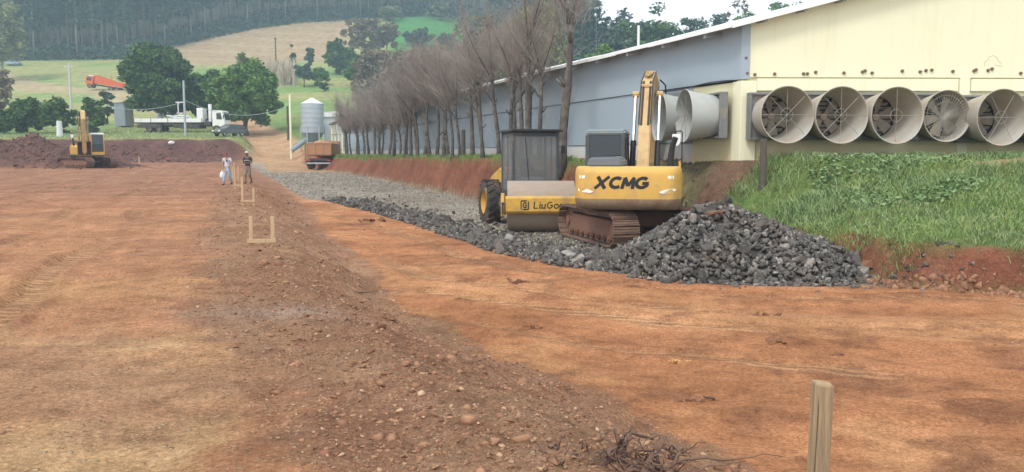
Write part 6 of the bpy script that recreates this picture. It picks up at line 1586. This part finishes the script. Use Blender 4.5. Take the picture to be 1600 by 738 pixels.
# root heap
x0_, y0_, z0_ = onground(960, 722, 2.5)
t = thing('root_heap', 'tangled heap of dark uprooted roots at the bottom of the picture', 'roots', (x0_, y0_, z0_))
g = np.random.default_rng(31)
def root(a, b, r, bend, name='root'):
    a, b = np.array(a, float), np.array(b, float); pts = []; w_ = g.normal(0, bend, (7, 3)); w_[0] = w_[-1] = 0
    for k in range(7):
        s_ = k / 6; pts.append(a + (b - a) * s_ + w_[k] + np.array([0, 0, .25 * bend * math.sin(math.pi * s_)]))
    rad = [r * (1 - .72 * k / 6) * (1 + .25 * g.normal()) for k in range(7)]
    MB().tube(pts, [max(.003, q) for q in rad], 7).build(name, M['root'], t, smooth=True); return pts
m_ = y0_ / FPX
def rp(u, v, dy=0): return ((u - 960) * m_, dy, (722 - v) * m_)
for (a, b, r, bd) in [(rp(925, 745, -.05), rp(992, 686, .05), .030, .02), (rp(940, 738), rp(835, 702, .12), .026, .03), (rp(1000, 740, -.08), rp(1048, 690, .1), .022, .02), (rp(1010, 742, -.1), rp(1078, 712, .0), .026, .02), (rp(985, 742), rp(950, 690, .15), .018, .03),
                      (rp(960, 745, -.1), rp(1070, 735, -.05), .022, .02), (rp(870, 742, -.1), rp(852, 712, -.05), .022, .02), (rp(905, 745, -.1), rp(1030, 700, .15), .020, .03)]:
    pts = root(a, b, r, bd)
    for k in range(5):
        s_ = pts[g.integers(1, 6)]; root(s_, s_ + np.array([g.normal(0, .10), g.normal(0, .07), g.uniform(.0, .12)]), r * .35, .012)
for k in range(34):
    a = np.array(rp(g.uniform(860, 1070), g.uniform(722, 748), g.uniform(-.15, .2))); root(a, a + np.array([g.normal(0, .16), g.normal(0, .08), g.uniform(-.01, .13)]), g.uniform(.004, .011), .02)
rt = MB(); hv, hf = HULLS[3]; rt.add(hv * np.array([.16, .10, .07]) + np.array(rp(990, 742)), [tuple(f) for f in hf]); rt.build('stump', M['root'], t)
# dry twigs and root bits on the soil
for (u, v, du, dv, lab) in [(560, 460, 30, -8, 'thin root lying across the embankment in the left middle ground'), (1108, 628, -10, 8, 'short dry twig on the lower track left of the stake')]:
    x, y, z = onground(u, v); m2 = MB(); s_ = y / FPX; m2.tube([(-du * s_, .05, .01), (-du * s_ * .3, 0, .035), (du * s_ * .4, .06, .02), (du * s_, .0, .05)], [.012, .016, .012, .005], 6)
    o = m2.build('twig', M['root'], None, smooth=True); o.location = (x, y, z); tag(o, lab, 'twig')

# ------------------------------------------------------------------ the two men
def skin_mesh(name, V, E, rad, mat, parent, levels=1, root=0):
    me = bpy.data.meshes.new('skin_tmp'); me.from_pydata(V, E, []); o = bpy.data.objects.new('skin_tmp', me); COL.objects.link(o)
    md = o.modifiers.new('s', 'SKIN'); md.branch_smoothing = .6; md.use_smooth_shade = True
    sv = me.skin_vertices[0].data
    for k, r in enumerate(rad): sv[k].radius = r if hasattr(r, '__len__') else (r, r); sv[k].use_root = (k == root)
    sb_ = o.modifiers.new('u', 'SUBSURF'); sb_.levels = levels; sb_.render_levels = levels
    bpy.context.view_layer.update(); dg = bpy.context.evaluated_depsgraph_get(); m2 = bpy.data.meshes.new_from_object(o.evaluated_get(dg)); bpy.data.objects.remove(o); bpy.data.meshes.remove(me)
    m2.name = name; m2.materials.clear(); m2.materials.append(mat)
    for p_ in m2.polygons: p_.material_index = 0; p_.use_smooth = True
    return link(name, m2, parent)
def person(label, loc, rz, J, skin, clothes, head_yaw=0):
    """J: joints; the man faces local -y"""
    t = thing('person', label, 'person', loc, rz)
    V, E, Rr = [], [], []; ix = {}
    def add(k, p, r, par=None):
        ix[k] = len(V); V.append(p); Rr.append(r)
        if par is not None: E.append((ix[par], ix[k]))
    add('pelvis', J['pelvis'], (.15, .11)); add('waist', J['waist'], (.14, .10), 'pelvis'); add('chest', J['chest'], (.17, .115), 'waist'); add('neck0', J['neck0'], (.075, .075), 'chest'); add('neck', J['neck'], .058, 'neck0')
    hd = np.array(J['head']); add('jaw', tuple(hd + (0, -.02, -.07)), (.062, .075), 'neck'); add('head', tuple(hd + (0, 0, .03)), (.078, .095), 'jaw'); add('crown', tuple(hd + (0, .015, .10)), (.06, .07), 'head'); 
    for s in 'LR':
        add('sh' + s, J['sh' + s], .062, 'chest'); add('el' + s, J['el' + s], .044, 'sh' + s); add('wr' + s, J['wr' + s], .029, 'el' + s)
        w_ = np.array(J['wr' + s]); d = np.array(J['hand' + s], float); d /= np.linalg.norm(d); pm = w_ + d * .075; add('palm' + s, tuple(pm), (.040, .022), 'wr' + s)
        side = np.cross(d, (0, 1, 0.2)); side /= np.linalg.norm(side) + 1e-9
        for f in range(4):
            b = pm + side * (-.027 + .018 * f) + d * .03; L_ = (.065, .075, .07, .055)[f]; add('f%d%s' % (f, s), tuple(b), .0095, 'palm' + s); add('g%d%s' % (f, s), tuple(b + d * L_ * .55 + (0, -.012, 0)), .0085, 'f%d%s' % (f, s)); add('h%d%s' % (f, s), tuple(b + d * L_ + (0, -.032, 0)), .007, 'g%d%s' % (f, s))
        b = pm - side * .04 - d * .02; add('t' + s, tuple(b + (0, -.012, 0)), .011, 'palm' + s); add('u' + s, tuple(b + d * .04 + (0, -.025, 0)), .009, 't' + s)
        add('hip' + s, J['hip' + s], .095, 'pelvis'); add('kn' + s, J['kn' + s], .060, 'hip' + s); add('calf' + s, tuple(np.array(J['kn' + s]) * .62 + np.array(J['an' + s]) * .38 + (0, .015, 0)), .055, 'kn' + s); add('an' + s, J['an' + s], .040, 'calf' + s); a = np.array(J['an' + s]); add('toe' + s, tuple(a + (0, -.15, -.05)), (.038, .03), 'an' + s)
    body = skin_mesh('body', V, E, Rr, skin, t)
    # face: nose, ears, eyes and mouth
    fm = MB(); fm.add([hd + (-.014, -.098, .0), hd + (.014, -.098, .0), hd + (0, -.122, -.012), hd + (0, -.095, .045)], [(0, 1, 2), (0, 2, 3), (1, 3, 2), (0, 3, 1)]); fm.build('nose', skin, body)
    for s in (-1, 1):
        MB().lathe([(0, -.012), (.022, -.008), (.03, 0), (.022, .008), (0, .012)], tuple(hd + (s * .083, .01, .01)), 'x', 10).build('ear', skin, body); MB().lathe([(0, -.006), (.011, 0), (0, .006)], tuple(hd + (s * .032, -.093, .03)), 'y', 8).build('eye', M['black'], body)
    MB().box(hd + (0, -.094, -.052), (.045, .008, .009)).build('mouth', M['light_red'], body)
    # shirt, trousers, shoes
    Vs = [J['waist'], J['chest'], tuple(np.array(J['neck0']) + (0, 0, -.03)), tuple(np.array(J['pelvis']) + (0, 0, .02))]; Es = [(0, 1), (1, 2), (0, 3)]; Rs = [(.165, .125), (.19, .135), (.085, .085), (.172, .13)]
    for s in 'LR':
        k = len(Vs); sh, el = np.array(J['sh' + s]), np.array(J['el' + s]); Vs += [tuple(sh), tuple(sh + (el - sh) * .75)]; Es += [(1, k), (k, k + 1)]; Rs += [.082, .070]
    shirt = skin_mesh('shirt', Vs, Es, Rs, clothes[0], t)
    pv = np.array(J['pelvis']); Vs = [tuple(pv + (0, 0, .09)), tuple(pv + (0, 0, -.01)), tuple(pv + (0, 0, -.07))]; Es = [(0, 1), (1, 2)]; Rs = [(.150, .115), (.158, .122), (.15, .118)]; full = clothes[2]
    for s in 'LR':
        k = len(Vs); kn, an = np.array(J['kn' + s]), np.array(J['an' + s]); Vs += [tuple(np.array(J['hip' + s]) + (0, 0, -.12)), tuple(kn)]; Es += [(2, k), (k, k + 1)]; Rs += [.105, .085]
        Vs += [tuple(kn + (an - kn) * (.92 if full else .16))]; Es += [(k + 1, k + 2)]; Rs += [.070 if full else .088]
    skin_mesh('trousers', Vs, Es, Rs, clothes[1], t)
    for s in 'LR':
        a = np.array(J['an' + s]); skin_mesh('shoe', [tuple(a + (0, .04, -.05)), tuple(a + (0, -.06, -.055)), tuple(a + (0, -.17, -.065)), tuple(a + (0, 0, .03))], [(0, 1), (1, 2), (0, 3)], [(.046, .042), (.048, .036), (.042, .028), .048], M['shoe'] if full else M['black'], t)
    return t, hd, body, shirt
def joints(H=1.74, stepL=-.22, stepR=.20, elL=None, wrL=None, elR=None, wrR=None, hdr=(0, -.03, 0)):
    k = H / 1.74
    J = dict(pelvis=(0, 0, .93), waist=(0, .01, 1.12), chest=(0, .0, 1.34), neck0=(0, .01, 1.47), neck=(0, -.005, 1.52), head=(hdr[0], hdr[1] - .02, 1.62),
             shL=(-.19, 0, 1.42), shR=(.19, 0, 1.42), hipL=(-.09, 0, .88), hipR=(.09, 0, .88), knL=(-.105, stepL * .62 - .04, .50), knR=(.105, stepR * .35 - .06, .50),
             anL=(-.11, stepL, .09), anR=(.11, stepR, .12), elL=elL or (-.27, .05, 1.13), wrL=wrL or (-.28, -.06, .88), elR=elR or (.27, .03, 1.13), wrR=wrR or (.28, -.10, .90), handL=(0, -.15, -1), handR=(0, -.15, -1))
    return {a: tuple(np.array(b) * k) for a, b in J.items()}
x, y, z = onground(356, 289, 20); J = joints(1.74, -.22, .22)
t, hd, body, shirt = person('man in a pale grey t-shirt and light jeans walking, white jug in one hand', (x, y, z), R(-12), J, M['skin'], (M['tee_grey'], M['jeans'], True))
mb = MB().lathe([(.0, .115), (.088, .11), (.094, .06), (.088, -.05), (.06, -.075), (.0, -.08)], tuple(hd + np.array([0, .012, .015])), 'z', 16)
mb = MB().lathe([(.0, .125), (.06, .115), (.098, .07), (.104, .03), (.0, .03)], tuple(hd + np.array([0, .008, .02])), 'z', 18); cp = mb.build('cap', M['cap_red'], body, auto=.8); MB().prism([(-.09, -.09), (.09, -.09), (.07, -.19), (-.07, -.19)], hd[2] + .05, hd[2] + .062, axis=2).build('peak', M['cap_red'], body)
MB().prism([(.02, 1.24), (.11, 1.24), (.11, 1.36), (.02, 1.36)], -.160, -.125, axis=1).build('print', M['tee_black'], shirt, bevel=.01)
wl = np.array(J['wrL']) + (0, -.03, -.13)
c_, s_ = math.cos(R(-12)), math.sin(R(-12)); jl = np.array([x + wl[0] * c_ - wl[1] * s_, y + wl[0] * s_ + wl[1] * c_, z + wl[2]])
jg = thing('jug', 'white plastic jug held by the man in jeans', 'jug', jl - np.array([0, 0, .36]), R(-12))
MB().lathe([(0, 0), (.10, 0), (.115, .03), (.115, .2), (.07, .29), (.035, .31), (.035, .345), (0, .35)], n=18).build('bottle', M['white'], jg, auto=.7); MB().tube([(.0, 0, .335), (.0, .0, .40), (.07, 0, .38), (.09, 0, .27)], .014, 8).build('handle', M['white'], jg)
x, y, z = onground(388, 287, 20); J = joints(1.76, -.08, .16, elL=(-.27, .0, 1.14), wrL=(-.10, -.24, 1.14), elR=(.27, .0, 1.14), wrR=(.08, -.25, 1.12), hdr=(0, -.05, -.02)); J['handL'] = (.8, -.6, .1); J['handR'] = (-.8, -.6, .1)
t, hd, body, shirt = person('man in a dark t-shirt with pale stripe, grey shorts and cap, hands together', (x, y, z), R(-16), J, M['skin_dark'], (M['tee_black'], M['shorts'], False))
mb = MB().lathe([(.0, .125), (.06, .115), (.098, .07), (.104, .03), (.0, .03)], tuple(hd + np.array([0, .008, .02])), 'z', 18); mb.build('cap', M['cap'], body, auto=.8); MB().prism([(-.09, -.09), (.09, -.09), (.07, -.19), (-.07, -.19)], hd[2] + .05, hd[2] + .062, axis=2).build('peak', M['cap'], body)
st_ = [(0.196 * math.sin(a), -.143 * math.cos(a) + 0, 1.27 + .015 * math.cos(2 * a)) for a in np.linspace(-1.5, 1.5, 15)]
MB().tube(st_, .014, 6).build('stripe', M['cap'], shirt)
MB().box((-.01, -.33, 1.17), (.07, .02, .13), Matrix.Rotation(R(-40), 3, 'X')).build('phone', M['black'], None)
ph = bpy.data.objects['phone']; ph.location = t.location; ph.rotation_euler = t.rotation_euler; tag(ph, 'small dark phone in the hands of the man in the dark t-shirt', 'phone')

# ------------------------------------------------------------------ air
hz = MB().box((0, 300, 88), (1250, 700, 186)); hm = bpy.data.materials.new('haze'); hm.use_nodes = True; n_ = hm.node_tree; n_.nodes.clear()
ho = n_.nodes.new('ShaderNodeOutputMaterial'); hv_ = n_.nodes.new('ShaderNodeVolumePrincipled'); hv_.inputs['Color'].default_value = (.58, .80, .97, 1); hv_.inputs['Density'].default_value = HAZE; hv_.inputs['Anisotropy'].default_value = .25
n_.links.new(hv_.outputs[0], ho.inputs['Volume']); o = hz.build('haze', hm, None); tag(o, kind='stuff')
